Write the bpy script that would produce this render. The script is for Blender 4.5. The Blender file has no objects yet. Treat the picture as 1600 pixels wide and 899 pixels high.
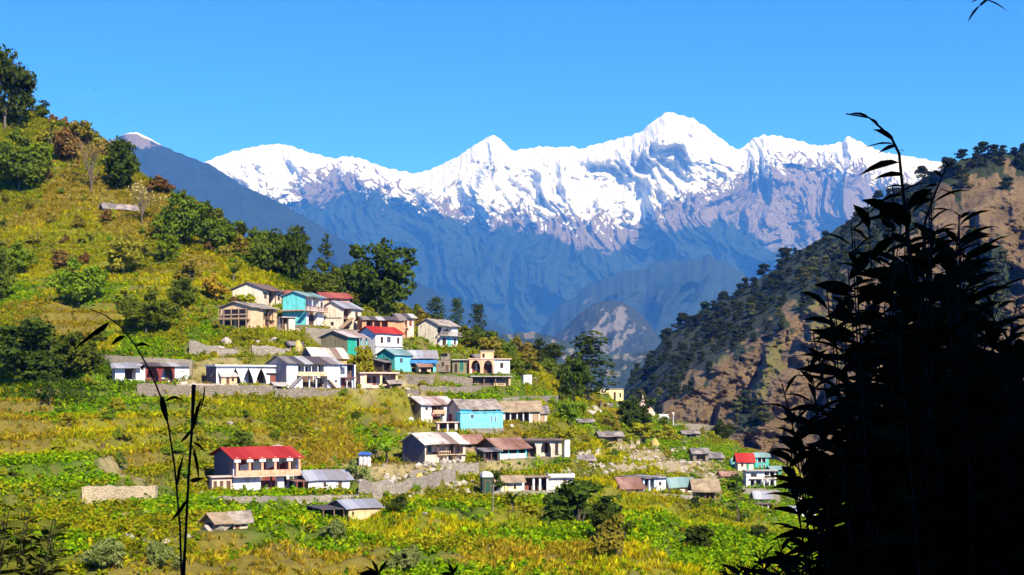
import bpy, math, random
import numpy as np
from mathutils import Vector, Matrix, Euler

# ------------------------------------------------------------------ camera, sky, sun, exposure
F = 2198.0            # focal length in pixels of the 1600 px wide photograph
HY = 600.0            # eye-level row
SC = bpy.context.scene
COL = SC.collection
cam = bpy.data.cameras.new('camera'); cam_o = bpy.data.objects.new('camera', cam); COL.objects.link(cam_o)
cam_o.location = (0, 0, 0); cam_o.rotation_euler = (math.radians(90), 0, 0)
cam.sensor_width = 36.0; cam.lens = 36.0 * F / 1600.0; cam.shift_y = (HY - 449.5) / 1600.0
cam.clip_start = 0.05; cam.clip_end = 120000
SC.camera = cam_o
SUN_AZ, SUN_EL = 27.0, 39.0          # degrees right of straight behind the camera, height
W = bpy.data.worlds.new('World'); SC.world = W; W.use_nodes = True
nt = W.node_tree; bg = nt.nodes['Background']
sky = nt.nodes.new('ShaderNodeTexSky'); sky.sky_type = 'NISHITA'; sky.sun_disc = False
sky.sun_elevation = math.radians(SUN_EL); sky.sun_rotation = math.radians(180 - SUN_AZ)
sky.altitude = 1500; sky.air_density = 1.0; sky.dust_density = 0.2; sky.ozone_density = 4.0
hs = nt.nodes.new('ShaderNodeHueSaturation'); hs.inputs['Saturation'].default_value = 1.18; hs.inputs['Hue'].default_value = 0.497
tint = nt.nodes.new('ShaderNodeMix'); tint.data_type = 'RGBA'; tint.blend_type = 'MULTIPLY'; tint.inputs[0].default_value = 1.0
tint.inputs[7].default_value = (0.30, 0.72, 1.85, 1)
nt.links.new(sky.outputs[0], hs.inputs['Color']); nt.links.new(hs.outputs[0], tint.inputs[6]); nt.links.new(tint.outputs[2], bg.inputs['Color'])
bg.inputs['Strength'].default_value = 0.078
sl = bpy.data.lights.new('sun', 'SUN'); sl.energy = 5.0; sl.angle = math.radians(0.5); sl.color = (1.0, 0.93, 0.76)
so = bpy.data.objects.new('sun', sl); COL.objects.link(so)
a = math.radians(SUN_AZ); e = math.radians(SUN_EL)
SDIR = Vector((math.sin(a) * math.cos(e), -math.cos(a) * math.cos(e), math.sin(e)))
so.rotation_euler = SDIR.to_track_quat('Z', 'Y').to_euler()
SC.view_settings.view_transform = 'Standard'; SC.view_settings.look = 'None'
SC.view_settings.exposure = 1.0; SC.view_settings.gamma = 1.0
SC.render.engine = 'CYCLES'
SC.cycles.volume_bounces = 0; SC.cycles.max_bounces = 6; SC.cycles.diffuse_bounces = 3; SC.cycles.glossy_bounces = 2
SC.cycles.transparent_max_bounces = 4; SC.cycles.use_denoising = True
HAZE_DENS = 0.0000510; HAZE_COL = (0.07, 0.30, 1.0)

# ------------------------------------------------------------------ helpers
def link(o, parent=None):
    COL.objects.link(o)
    if parent is not None: o.parent = parent
    return o
def tag(o, label=None, cat=None, group=None, kind=None):
    if label: o['label'] = label
    if cat: o['category'] = cat
    if group: o['group'] = group
    if kind: o['kind'] = kind
    return o
def thing(name, label, cat, loc=(0, 0, 0), rz=0.0, group=None):
    o = bpy.data.objects.new(name, None); o.empty_display_size = 0.2
    o.location = loc; o.rotation_euler = (0, 0, rz); link(o)
    return tag(o, label, cat, group)
def np_mesh(name, V, polys, mat=None, parent=None, col=None, attrs=None, smooth=False):
    """V (N,3); polys (M,k) with constant k"""
    V = np.asarray(V, np.float32); P = np.asarray(polys, np.int32)
    me = bpy.data.meshes.new(name); k = P.shape[1]
    me.vertices.add(len(V)); me.vertices.foreach_set('co', V.ravel())
    me.loops.add(P.size); me.loops.foreach_set('vertex_index', P.ravel())
    me.polygons.add(len(P)); me.polygons.foreach_set('loop_start', np.arange(len(P), dtype=np.int32) * k)
    if smooth: me.polygons.foreach_set('use_smooth', np.ones(len(P), bool))
    if col is not None:
        c = np.ones((len(V), 4), np.float32); c[:, :3] = col
        at = me.color_attributes.new('Col', 'FLOAT_COLOR', 'POINT'); at.data.foreach_set('color', c.ravel())
    for nm, arr in (attrs or {}).items():
        at = me.attributes.new(nm, 'FLOAT', 'POINT'); at.data.foreach_set('value', np.asarray(arr, np.float32).ravel())
    me.update(calc_edges=True)
    if not smooth: me.shade_flat()
    if mat: me.materials.append(mat)
    return link(bpy.data.objects.new(name, me), parent)
def grid_polys(nr, nc):
    i = np.arange(nr - 1)[:, None] * nc + np.arange(nc - 1)[None, :]
    return np.stack([i, i + 1, i + nc + 1, i + nc], -1).reshape(-1, 4)

class MB:
    """collects simple solids into one mesh"""
    def __init__(s): s.v = []; s.f = []
    def add(s, vs, fs):
        n = len(s.v); s.v += [tuple(p) for p in vs]; s.f += [tuple(i + n for i in q) for q in fs]; return s
    def box(s, x0, x1, y0, y1, z0, z1):
        return s.add([(x0,y0,z0),(x1,y0,z0),(x1,y1,z0),(x0,y1,z0),(x0,y0,z1),(x1,y0,z1),(x1,y1,z1),(x0,y1,z1)],
                     [(3,2,1,0),(4,5,6,7),(0,1,5,4),(1,2,6,5),(2,3,7,6),(3,0,4,7)])
    def hexa(s, p): # 4 bottom, 4 top
        return s.add(p, [(3,2,1,0),(4,5,6,7),(0,1,5,4),(1,2,6,5),(2,3,7,6),(3,0,4,7)])
    def prism_x(s, x0, x1, yz): # polygon in yz extruded along x
        n = len(yz)
        vs = [(x0, y, z) for y, z in yz] + [(x1, y, z) for y, z in yz]
        return s.add(vs, [tuple(range(n))[::-1], tuple(range(n, 2*n))] + [(i, (i+1) % n, n + (i+1) % n, n + i) for i in range(n)])
    def prism_y(s, y0, y1, xz):
        n = len(xz)
        vs = [(x, y0, z) for x, z in xz] + [(x, y1, z) for x, z in xz]
        return s.add(vs, [tuple(range(n)), tuple(range(n, 2*n))[::-1]] + [((i+1) % n, i, n + i, n + (i+1) % n) for i in range(n)])
    def tube(s, pts, rad, n=6):
        pts = [Vector(p) for p in pts]; m = len(pts); rad = rad if hasattr(rad, '__len__') else [rad] * m
        ring = []; base = len(s.v)
        for i, p in enumerate(pts):
            d = (pts[min(i+1, m-1)] - pts[max(i-1, 0)]).normalized()
            u = d.cross(Vector((0.31, 0.2, 1)) if abs(d.z) < 0.9 else Vector((1, 0.1, 0))).normalized(); w = d.cross(u)
            for k in range(n):
                t = 2 * math.pi * k / n; s.v.append(tuple(p + (u * math.cos(t) + w * math.sin(t)) * rad[i]))
        for i in range(m - 1):
            for k in range(n):
                a0 = base + i * n + k; b0 = base + i * n + (k + 1) % n
                s.f.append((a0, b0, b0 + n, a0 + n))
        s.f.append(tuple(base + k for k in range(n))[::-1]); s.f.append(tuple(base + (m-1) * n + k for k in range(n)))
        return s
    def build(s, name, mat, parent=None, jit=0.0, seed=0):
        me = bpy.data.meshes.new(name)
        v = s.v
        if jit:
            r = random.Random(seed); cache = {}
            def j(p):
                k = (round(p[0], 3), round(p[1], 3), round(p[2], 3))
                if k not in cache: cache[k] = (p[0] + r.uniform(-jit, jit), p[1] + r.uniform(-jit, jit), p[2] + r.uniform(-jit, jit))
                return cache[k]
            v = [j(p) for p in v]
        me.from_pydata(v, [], s.f); me.materials.append(mat); me.update()
        return link(bpy.data.objects.new(name, me), parent)

# ---- numpy noise
def _h(ix, iy, s):
    n = (ix.astype(np.int64) * 374761393 + iy.astype(np.int64) * 668265263 + s * 1442695041) & 0xFFFFFFFF
    n = ((n ^ (n >> 13)) * 1274126177) & 0xFFFFFFFF
    n = ((n ^ (n >> 15)) * 2246822519) & 0xFFFFFFFF
    return (n ^ (n >> 16)) / 4294967295.0
def gnoise(x, y, s=0):
    x = np.asarray(x, float); y = np.asarray(y, float)
    ix = np.floor(x); iy = np.floor(y); fx = x - ix; fy = y - iy
    u = fx*fx*fx*(fx*(fx*6-15)+10); v = fy*fy*fy*(fy*(fy*6-15)+10)
    def g(a, b):
        t = _h(ix + a, iy + b, s) * 2 * np.pi
        return np.cos(t) * (fx - a) + np.sin(t) * (fy - b)
    return ((g(0,0)*(1-u)+g(1,0)*u)*(1-v) + (g(0,1)*(1-u)+g(1,1)*u)*v) * 1.5
def fbm(x, y, oct=5, s=0, gain=0.5, lac=2.03):
    a = 1.0; t = 0; f = 1.0
    for o in range(oct):
        t = t + a * gnoise(x * f + 17.3*o, y * f - 9.1*o, s + o); a *= gain; f *= lac
    return t
def ridged(x, y, oct=5, s=0, gain=0.5, lac=2.05):
    a = 0.5; t = 0; f = 1.0; w = 1.0
    for o in range(oct):
        n = 1 - np.abs(gnoise(x * f + 31.7*o, y * f + 5.3*o, s + o)) * 1.6
        n = np.clip(n, 0, 1) ** 2 * w; t = t + a * n; w = np.clip(n * 1.6, 0, 1); a *= gain; f *= lac
    return t
def smooth1(arr, sig, axis):
    r = int(sig * 3); k = np.exp(-0.5 * (np.arange(-r, r+1) / sig) ** 2); k /= k.sum()
    pad = [(0, 0)] * arr.ndim; pad[axis] = (r, r)
    A = np.pad(arr, pad, mode='edge')
    return np.apply_along_axis(lambda m: np.convolve(m, k, 'valid'), axis, A)
def sstep(a, b, x):
    t = np.clip((x - a) / (b - a), 0, 1); return t * t * (3 - 2 * t)

# ---- materials
class NT:
    def __init__(s, name):
        s.m = bpy.data.materials.new(name); s.m.use_nodes = True; s.t = s.m.node_tree; s.b = s.t.nodes['Principled BSDF']
        s.b.inputs['Specular IOR Level'].default_value = 0.25
        s.out = s.t.nodes['Material Output']
    def n(s, typ, **kw):
        d = s.t.nodes.new('ShaderNode' + typ)
        for k, v in kw.items():
            if k in d.inputs: d.inputs[k].default_value = v
            else: setattr(d, k, v)
        return d
    def l(s, a, b): s.t.links.new(a, b)
    def coord(s, scale=(1, 1, 1), kind='Object'):
        tc = s.n('TexCoord'); mp = s.n('Mapping'); mp.inputs['Scale'].default_value = scale
        s.l(tc.outputs[kind], mp.inputs['Vector']); return mp.outputs[0]
    def noise(s, vec, scale, detail=4, rough=0.55):
        d = s.n('TexNoise'); d.inputs['Scale'].default_value = scale; d.inputs['Detail'].default_value = detail; d.inputs['Roughness'].default_value = rough
        if vec is not None: s.l(vec, d.inputs['Vector'])
        return d.outputs['Fac']
    def ramp(s, fac, stops):
        d = s.n('ValToRGB'); els = d.color_ramp.elements
        while len(els) < len(stops): els.new(0.5)
        for e_, (p, c) in zip(els, stops):
            e_.position = p; e_.color = (*c, 1) if len(c) == 3 else c
        s.l(fac, d.inputs['Fac']); return d.outputs['Color']
    def mix(s, fac, a, b, blend='MIX'):
        d = s.n('Mix', data_type='RGBA', blend_type=blend)
        for i, x in ((0, fac), (6, a), (7, b)):
            if isinstance(x, (int, float)): d.inputs[i].default_value = x
            elif isinstance(x, tuple): d.inputs[i].default_value = (*x, 1)
            else: s.l(x, d.inputs[i])
        return d.outputs[2]
    def math(s, op, a, b=0.0, clamp=False):
        d = s.n('Math', operation=op, use_clamp=clamp)
        for i, x in ((0, a), (1, b)):
            if isinstance(x, (int, float)): d.inputs[i].default_value = x
            else: s.l(x, d.inputs[i])
        return d.outputs[0]
    def bump(s, h, strength, dist=0.05):
        d = s.n('Bump'); d.inputs['Strength'].default_value = strength; d.inputs['Distance'].default_value = dist
        s.l(h, d.inputs['Height']); s.l(d.outputs[0], s.b.inputs['Normal'])
    def attr(s, name, out='Fac'):
        d = s.n('Attribute'); d.attribute_name = name; return d.outputs[out]
    def color(s, c):
        if isinstance(c, tuple): s.b.inputs['Base Color'].default_value = (*c, 1)
        else: s.l(c, s.b.inputs['Base Color'])
    def rough(s, r): s.b.inputs['Roughness'].default_value = r
# ------------------------------------------------------------------ village hillside (terrain table in photo columns x depth)
PXG = np.arange(-1400, 3001, 4.0); YG = np.arange(8, 781, 1.0)
CTRL = {
 -1400:[(930,110),(820,150),(730,190),(640,230),(540,275),(420,320),(260,370),(60,430)],
 -300:[(915,110),(800,150),(700,190),(610,230),(505,275),(385,320),(225,370),(25,430)],
 0:[(899,115),(800,150),(700,187),(620,222),(540,258),(430,305),(300,350),(152,400)],
 44:[(899,115),(800,151),(700,188),(620,222),(542,256),(435,302),(310,346),(172,398)],
 90:[(899,115),(800,153),(700,190),(620,222),(545,253),(442,297),(325,342),(188,395)],
 150:[(899,115),(800,155),(700,192),(620,222),(550,250),(450,290),(345,335),(222,390)],
 214:[(899,115),(800,157),(730,190),(660,212),(600,232),(510,266),(400,310),(270,378)],
 267:[(899,115),(800,160),(750,189),(675,210),(606,229),(530,256),(430,297),(301,364)],
 320:[(899,115),(800,162),(765,188),(690,208),(610,228),(540,252),(450,290),(334,352)],
 400:[(899,116),(800,165),(765,190),(690,210),(610,231),(528,260),(462,290),(384,344)],
 450:[(899,116),(800,166),(765,190),(690,212),(610,232),(522,265),(472,290),(411,340)],
 550:[(899,118),(800,172),(760,195),(690,222),(610,240),(530,272),(495,292),(455,335)],
 650:[(899,120),(800,176),(755,202),(680,235),(610,258),(550,280),(522,300),(492,335)],
 750:[(899,120),(800,180),(765,202),(715,228),(660,250),(600,275),(568,300),(532,340)],
 820:[(899,122),(800,183),(765,205),(715,235),(660,260),(610,290),(585,310),(556,350)],
 880:[(899,124),(800,188),(765,210),(720,240),(680,265),(640,300),(615,330),(588,370)],
 940:[(899,127),(800,200),(770,222),(735,250),(700,280),(665,320),(643,355),(622,400)],
 1000:[(899,130),(800,210),(770,235),(740,265),(710,300),(685,340),(667,375),(650,415)],
 1080:[(899,135),(800,222),(775,250),(750,280),(725,315),(705,345),(688,372),(671,400)],
 1150:[(899,140),(810,228),(790,255),(765,285),(740,320),(722,345),(708,365),(694,390)],
 1220:[(899,145),(825,232),(808,258),(790,285),(770,315),(757,335),(746,352),(735,370)],
 1300:[(899,150),(840,232),(826,255),(813,280),(800,300),(792,318),(784,335),(776,350)],
 1500:[(905,170),(875,230),(868,250),(861,270),(856,290),(852,305),(849,320),(846,335)],
 1900:[(930,190),(910,240),(905,260),(900,280),(897,300),(894,315),(892,330),(890,345)],
 3000:[(960,190),(940,240),(935,260),(930,280),(927,300),(924,315),(922,330),(920,345)],
}
def build_table():
    ks = np.array(sorted(CTRL)); A = np.array([CTRL[k] for k in ks], float)     # M,8,2
    C = np.stack([[np.interp(PXG, ks, A[:, i, j]) for j in (0, 1)] for i in range(8)])  # 8,2,N
    C = smooth1(C, 5, 2)
    Z = np.zeros((len(PXG), len(YG)))
    for n in range(len(PXG)):
        y, r = C[:, 0, n], C[:, 1, n]; z = (HY - y) / F * r
        near = [(8, -5.2), (20, -7.2), (45, -10.5), (75, -13.2), (r[0] - 14, min(z[0] - .6, -14.6))]
        Rr, zr = r[-1], z[-1]
        pts = near + list(zip(r, z)) + [(Rr + 14, zr - 3), (Rr + 60, zr - 32), (Rr + 170, zr - 92), (Rr + 420, min(zr - 150, -130))]
        Z[n] = np.interp(YG, [p[0] for p in pts], [p[1] for p in pts])
    return smooth1(Z, 3.0, 1), C
TZ, CT = build_table()
RIDGE_R = CT[7, 1]
GX = (PXG[:, None] - 800) / F * YG[None, :]; GY = np.broadcast_to(YG[None, :], GX.shape)
TZ0 = TZ.copy()
far_ = sstep(60, 130, GY)
TZ += (fbm(GX / 38, GY / 38, 3, 5) * 1.1 + fbm(GX / 9, GY / 9, 3, 9) * 0.35) * far_
# field terraces: risers and treads along the contour, fading out up-slope
ts = 2.3 + 0 * GX; q = (TZ + 0.6 * fbm(GX / 50, GY / 50, 2, 21)) / ts; fr = q - np.floor(q)
stepz = (np.floor(q) + sstep(0.0, 0.26, fr)) * ts - 0.6 * fbm(GX / 50, GY / 50, 2, 21)
tw = (1 - sstep(12, 34, TZ) * .72) * sstep(-0.42, 0.0, fbm(GX / 34 + 7, GY / 34, 2, 33)) * far_ * 0.85
RISER = (sstep(.02, .07, fr) * sstep(.30, .22, fr) * tw).astype(np.float32)
TZ = TZ * (1 - tw) + stepz * tw
def tz(px, Y):
    i = np.clip((np.asarray(px, float) - PXG[0]) / 4.0, 0, len(PXG) - 1.001); j = np.clip(np.asarray(Y, float) - YG[0], 0, len(YG) - 1.001)
    a_, b_ = np.floor(i).astype(int), np.floor(j).astype(int); u, v = i - a_, j - b_
    return (TZ[a_, b_]*(1-u)+TZ[a_+1, b_]*u)*(1-v) + (TZ[a_, b_+1]*(1-u)+TZ[a_+1, b_+1]*u)*v
def riser(px, Y):
    i = np.clip(np.round((px - PXG[0]) / 4.0).astype(int), 0, len(PXG) - 1); j = np.clip(np.round(Y - YG[0]).astype(int), 0, len(YG) - 1); return RISER[i, j]
def ground(X, Y):
    return tz(800 + F * np.asarray(X) / np.asarray(Y), Y)
TZB = TZ.copy()      # before pads are cut: what rows of the photograph are read from
def hit(px, py, y0=60):
    """where a line of sight meets the hillside; at its crest when it passes above"""
    n = int(np.clip(round((px - PXG[0]) / 4.0), 0, len(PXG) - 1)); zz = TZB[n]; los = (HY - py) / F * YG
    d = zz - los; j0 = int(y0 - YG[0]); w = np.nonzero(d[j0:] >= 0)[0]
    if len(w):
        j = w[0] + j0
        if j > j0:
            t = d[j-1] / (d[j-1] - d[j]) if d[j] != d[j-1] else 0; Y = YG[j-1] + t
        else: Y = YG[j]
    else:
        jr = int(RIDGE_R[n] - YG[0]); j = max(j0, jr - 25) + int(np.argmax(d[max(j0, jr-25):jr+25])); Y = YG[j]
    return np.array([(px - 800) / F * Y, Y, tz(px, Y)])
PADS = []
def pad(cx, cy, rz, x0, x1, y0, y1, z, blend=2.2):
    """cut a level terrace (local box x0..x1, y0..y1 about cx, cy turned by rz)"""
    c, s = math.cos(rz), math.sin(rz); R = max(abs(x0), abs(x1)) + max(abs(y0), abs(y1)) + blend + 2
    J = (YG > cy - R) & (YG < cy + R)
    if not J.any(): return
    sub = np.ix_(np.ones(len(PXG), bool), J)
    dx, dy = GX[:, J] - cx, GY[:, J] - cy
    lx, ly = c * dx + s * dy, -s * dx + c * dy
    d = np.hypot(np.maximum(np.maximum(x0 - lx, lx - x1), 0), np.maximum(np.maximum(y0 - ly, ly - y1), 0))
    w_ = 1 - sstep(0, blend, d)
    TZ[:, J] = TZ[:, J] * (1 - w_) + z * w_
    PADS.append((cx, cy, c, s, x0, x1, y0, y1))
def on_pad(X, Y, m=0.3):
    r = np.zeros(len(X), bool)
    for cx, cy, c, s, x0, x1, y0, y1 in PADS:
        lx, ly = c * (X - cx) + s * (Y - cy), -s * (X - cx) + c * (Y - cy)
        r |= (lx > x0 - m) & (lx < x1 + m) & (ly > y0 - m) & (ly < y1 + m)
    return r

# ground cover map: anchors read off the photograph, kept as places on the hillside
ANCH = """60 200 L,100 170 L,40 260 G,110 240 O,200 330 O,60 340 O,120 380 Y,30 400 L,60 430 Y,150 430 Y,20 450 G,60 480 O,130 520 O,250 400 L,300 410 O,330 440 Y,270 450 Y,
360 430 Y,400 400 D,380 380 L,320 380 L,480 440 D,650 490 L,560 470 L,300 500 L,330 510 G,280 520 L,400 530 L,460 530 Y,180 520 Y,140 470 G,210 310 O,150 290 O,170 260 L,30 310 L,90 310 O,
240 350 O,170 350 O,100 350 Y,40 370 Y,10 500 L,110 490 O,30 530 L,60 560 D,110 570 D,140 590 G,230 540 G,
30 600 Y,30 640 O,60 690 O,20 680 O,110 610 D,150 620 G,200 640 G,120 650 G,150 680 Y,230 680 Y,100 700 Y,280 700 L,200 710 O,400 640 Y,450 650 L,500 650 O,560 640 Y,400 690 O,540 690 O,480 700 O,370 690 G,620 640 Y,
600 660 O,600 690 G,60 740 G,120 720 G,180 740 B,250 740 L,100 770 G,60 780 L,150 800 L,250 800 G,300 820 L,200 830 L,100 850 G,350 860 O,450 850 O,430 800 G,400 790 G,480 810 G,520 850 G,560 870 O,620 830 Y,
600 820 Y,650 800 G,700 770 L,700 820 Y,750 860 O,800 820 Y,850 840 G,900 860 O,820 870 O,950 780 Y,1000 800 Y,1050 820 G,1100 840 G,1150 830 Y,1200 830 Y,1050 870 G,1000 870 Y,960 760 Y,920 730 L,880 790 G,
700 600 G,760 605 G,840 570 L,860 560 L,820 545 L,870 610 Y,890 650 G,900 690 Y,930 660 L,960 650 O,1000 680 G,1050 680 G,1100 690 L,1130 700 G,900 740 L,1000 720 B,1050 730 B,1150 680 O,1080 770 B,1240 750 G,1230 790 G,
850 730 G,800 725 B,660 590 L,720 535 L,760 530 L,800 570 L,640 750 B,600 750 B,560 765 G,500 640 Y,350 640 Y,310 650 L,330 600 B,420 620 L,540 610 B,620 610 B,860 680 L,800 680 O,700 735 L,500 540 L,550 520 B,
150 870 L,250 870 L,300 890 O,400 830 G,1180 800 G,1100 800 L,1010 840 G,960 830 G,700 860 L,660 870 G,480 870 O,780 780 L,840 800 L,740 800 G,590 790 L,40 830 L,10 760 G,1300 800 G,1400 850 G,-100 600 O,-100 400 L,-150 800 L,-100 200 L"""
KIND = dict(Y=0, G=1, O=2, L=3, D=4, B=5)
_an = [t.split() for t in ANCH.replace('\n', '').split(',') if t.strip()]
_ap = np.array([hit(float(x), float(y)) for x, y, k in _an]); _ak = np.array([KIND[k] for x, y, k in _an])
def cover(X, Y):
    """weights (N,6) of the six kinds of ground cover"""
    X = np.asarray(X, float); Y = np.asarray(Y, float)
    wx = X + 3.2 * fbm(X / 9, Y / 14, 3, 51); wy = Y + 5.0 * fbm(X / 9 + 40, Y / 14, 3, 52)
    out = np.zeros((len(X), 6)); 
    for c0 in range(0, len(X), 20000):
        sl_ = slice(c0, c0 + 20000)
        d = ((wx[sl_, None] - _ap[None, :, 0]) ** 2 + ((wy[sl_, None] - _ap[None, :, 1]) * 0.7) ** 2 + 2.0) ** -2.2
        for k in range(6): out[sl_, k] = d[:, _ak == k].sum(1)
    return out / out.sum(1, keepdims=True)
GCOL = np.array([(.27, .25, .008), (.12, .18, .006), (.25, .19, .02), (.175, .18, .010), (.06, .08, .008), (.27, .21, .09)])

def make_ground():
    ci = np.concatenate([np.arange(0, 300, 10), np.arange(300, 825, 1.0).astype(int), np.arange(825, len(PXG), 10)])
    ci = np.unique(np.append(ci, len(PXG) - 1)); cj = np.unique(np.concatenate([np.arange(0, 85, 4), np.arange(85, 440, 1), np.arange(440, len(YG), 6), [len(YG) - 1]]))
    X = GX[np.ix_(ci, cj)]; Y = GY[np.ix_(ci, cj)]; Z = TZ[np.ix_(ci, cj)]
    V = np.stack([X, Y, Z], -1).reshape(-1, 3)
    P = grid_polys(len(ci), len(cj))[:, ::-1]
    w = cover(V[:, 0], V[:, 1]); c = w @ (GCOL * np.array([.6, .6, .62, .6, .6, 1.])[:, None])
    m = NT('hillside_soil'); at = m.attr('Col', 'Color'); cv = m.coord()
    n1 = m.noise(cv, 0.9, 5, 0.65); n2 = m.noise(cv, 0.16, 4, 0.6)
    k = m.ramp(n1, [(0.25, (.45, .5, .4)), (0.55, (1, 1, 1)), (0.8, (1.5, 1.4, 1.2))])
    cc = m.mix(1.0, at, k, 'MULTIPLY')
    soil = m.ramp(n2, [(0.3, (.07, .05, .014)), (0.7, (.145, .11, .034))])
    f_ = m.ramp(m.noise(cv, 0.45, 5, 0.6), [(0.50, (0, 0, 0)), (0.66, (1, 1, 1))])
    # bare earth shows on steep banks
    geo = m.n('NewGeometry'); sep = m.n('SeparateXYZ'); m.l(geo.outputs['True Normal'], sep.inputs[0])
    steep = m.ramp(sep.outputs['Z'], [(0.62, (1, 1, 1)), (0.86, (.25, .25, .25))])
    m.color(m.mix(m.mix(1.0, f_, steep, 'MULTIPLY'), cc, soil)); m.rough(0.95); m.bump(n1, 0.7, 0.4)
    o = np_mesh('ground', V, P, m.m, col=c, smooth=True); return tag(o, kind='structure')

# ------------------------------------------------------------------ mountains: surfaces swept from crest to foot, with their back slopes
def sight(px, y, r): return np.stack([(px - 800) / F * r, r + 0 * px, (HY - y) / F * r], -1)
def crest_of(pts, px): 
    p = np.array(pts, float); return np.interp(px, p[:, 0], p[:, 1])
class Range:
    def __init__(s, crest, px0, px1, step, foot_y, rows, r_of, jag=(0, 1), seed=0, power=1.0, cs=2.0, far=1.0):
        s.px = np.arange(px0, px1 + step, step, float); yc = crest_of(crest, s.px); yc = smooth1(yc, cs, 0)
        yc0 = yc.copy(); yc = yc + jag[0] * fbm(s.px / jag[1], s.px * 0, 4, seed)
        t = np.linspace(0, 1, rows) ** power; s.t = t
        s.P = np.broadcast_to(s.px[:, None], (len(s.px), rows)); s.Yr = yc[:, None] + (foot_y - yc[:, None]) * t[None, :]
        s.yc = yc; s.R = r_of(s.P, s.Yr, t[None, :], yc0[:, None]) * far
    def pos(s): return sight(s.P, s.Yr, s.R)
    def at(s, px, y):
        i = int(np.clip(np.searchsorted(s.px, px), 0, len(s.px) - 1)); j = int(np.clip(np.searchsorted(s.Yr[i], y), 0, len(s.t) - 1))
        return sight(s.P[i, j], s.Yr[i, j], s.R[i, j])
    def mesh(s, name, mat, attrs, smooth=True, back=((0.06, -.02), (.18, -.12), (.4, -.32))):
        V = s.pos(); top = V[:, 0]
        rm = top[:, 1].mean(); hgt = top[:, 2].max() - V[:, -1, 2].min()
        extra = [top + np.stack([top[:, 0] * a_, top[:, 1] * 0 + rm * a_, 0 * top[:, 0] + hgt * b_ * 2.0], -1) for a_, b_ in back][::-1]
        A = np.concatenate([np.stack(extra, 1), V], 1); ne = len(extra)
        at = {k: np.concatenate([np.repeat(v[:, :1], ne, 1), v], 1) for k, v in attrs.items()}
        o = np_mesh(name, A.reshape(-1, 3), grid_polys(A.shape[0], A.shape[1]), mat, attrs=at, smooth=smooth)
        return tag(o, kind='structure')

def mountain_mat(name, forest=(.016, .028, .022), rock1=(.13, .105, .095), rock2=(.27, .225, .205), scale=1.0, snow=True):
    scale = scale / 2.2; m = NT(name); cv = m.coord()
    n = m.noise(cv, 0.006 * scale, 8, 0.68); n2 = m.noise(cv, 0.03 * scale, 6, 0.7)
    rk = m.mix(n2, rock1, rock2)
    fo = m.mix(m.ramp(m.math('ADD', m.math('MULTIPLY', n, .5), m.math('MULTIPLY', n2, .5)), [(.36, (0, 0, 0)), (.64, (1, 1, 1))]), tuple(c * .9 for c in forest), tuple(c * 1.8 for c in forest))
    rf = m.math('ADD', m.attr('rock'), m.math('MULTIPLY', m.math('SUBTRACT', n, 0.5), 1.6))
    rfac = m.ramp(rf, [(0.46, (0, 0, 0)), (0.58, (1, 1, 1))])
    c = m.mix(rfac, fo, rk)
    if snow:
        sf = m.math('ADD', m.attr('snow'), m.math('MULTIPLY', m.math('SUBTRACT', n, 0.5), 0.7))
        sf = m.math('ADD', sf, m.math('MULTIPLY', m.math('SUBTRACT', n2, 0.5), 0.55))
        c = m.mix(m.ramp(sf, [(0.47, (0, 0, 0)), (0.53, (1, 1, 1))]), c, (.80, .81, .84))
    m.color(c); m.rough(0.9); m.b.inputs['Specular IOR Level'].default_value = 0.1
    m.bump(m.math('ADD', n2, m.math('MULTIPLY', n, 2.0)), 0.9, 40.0 / scale)
    return m.m

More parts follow.
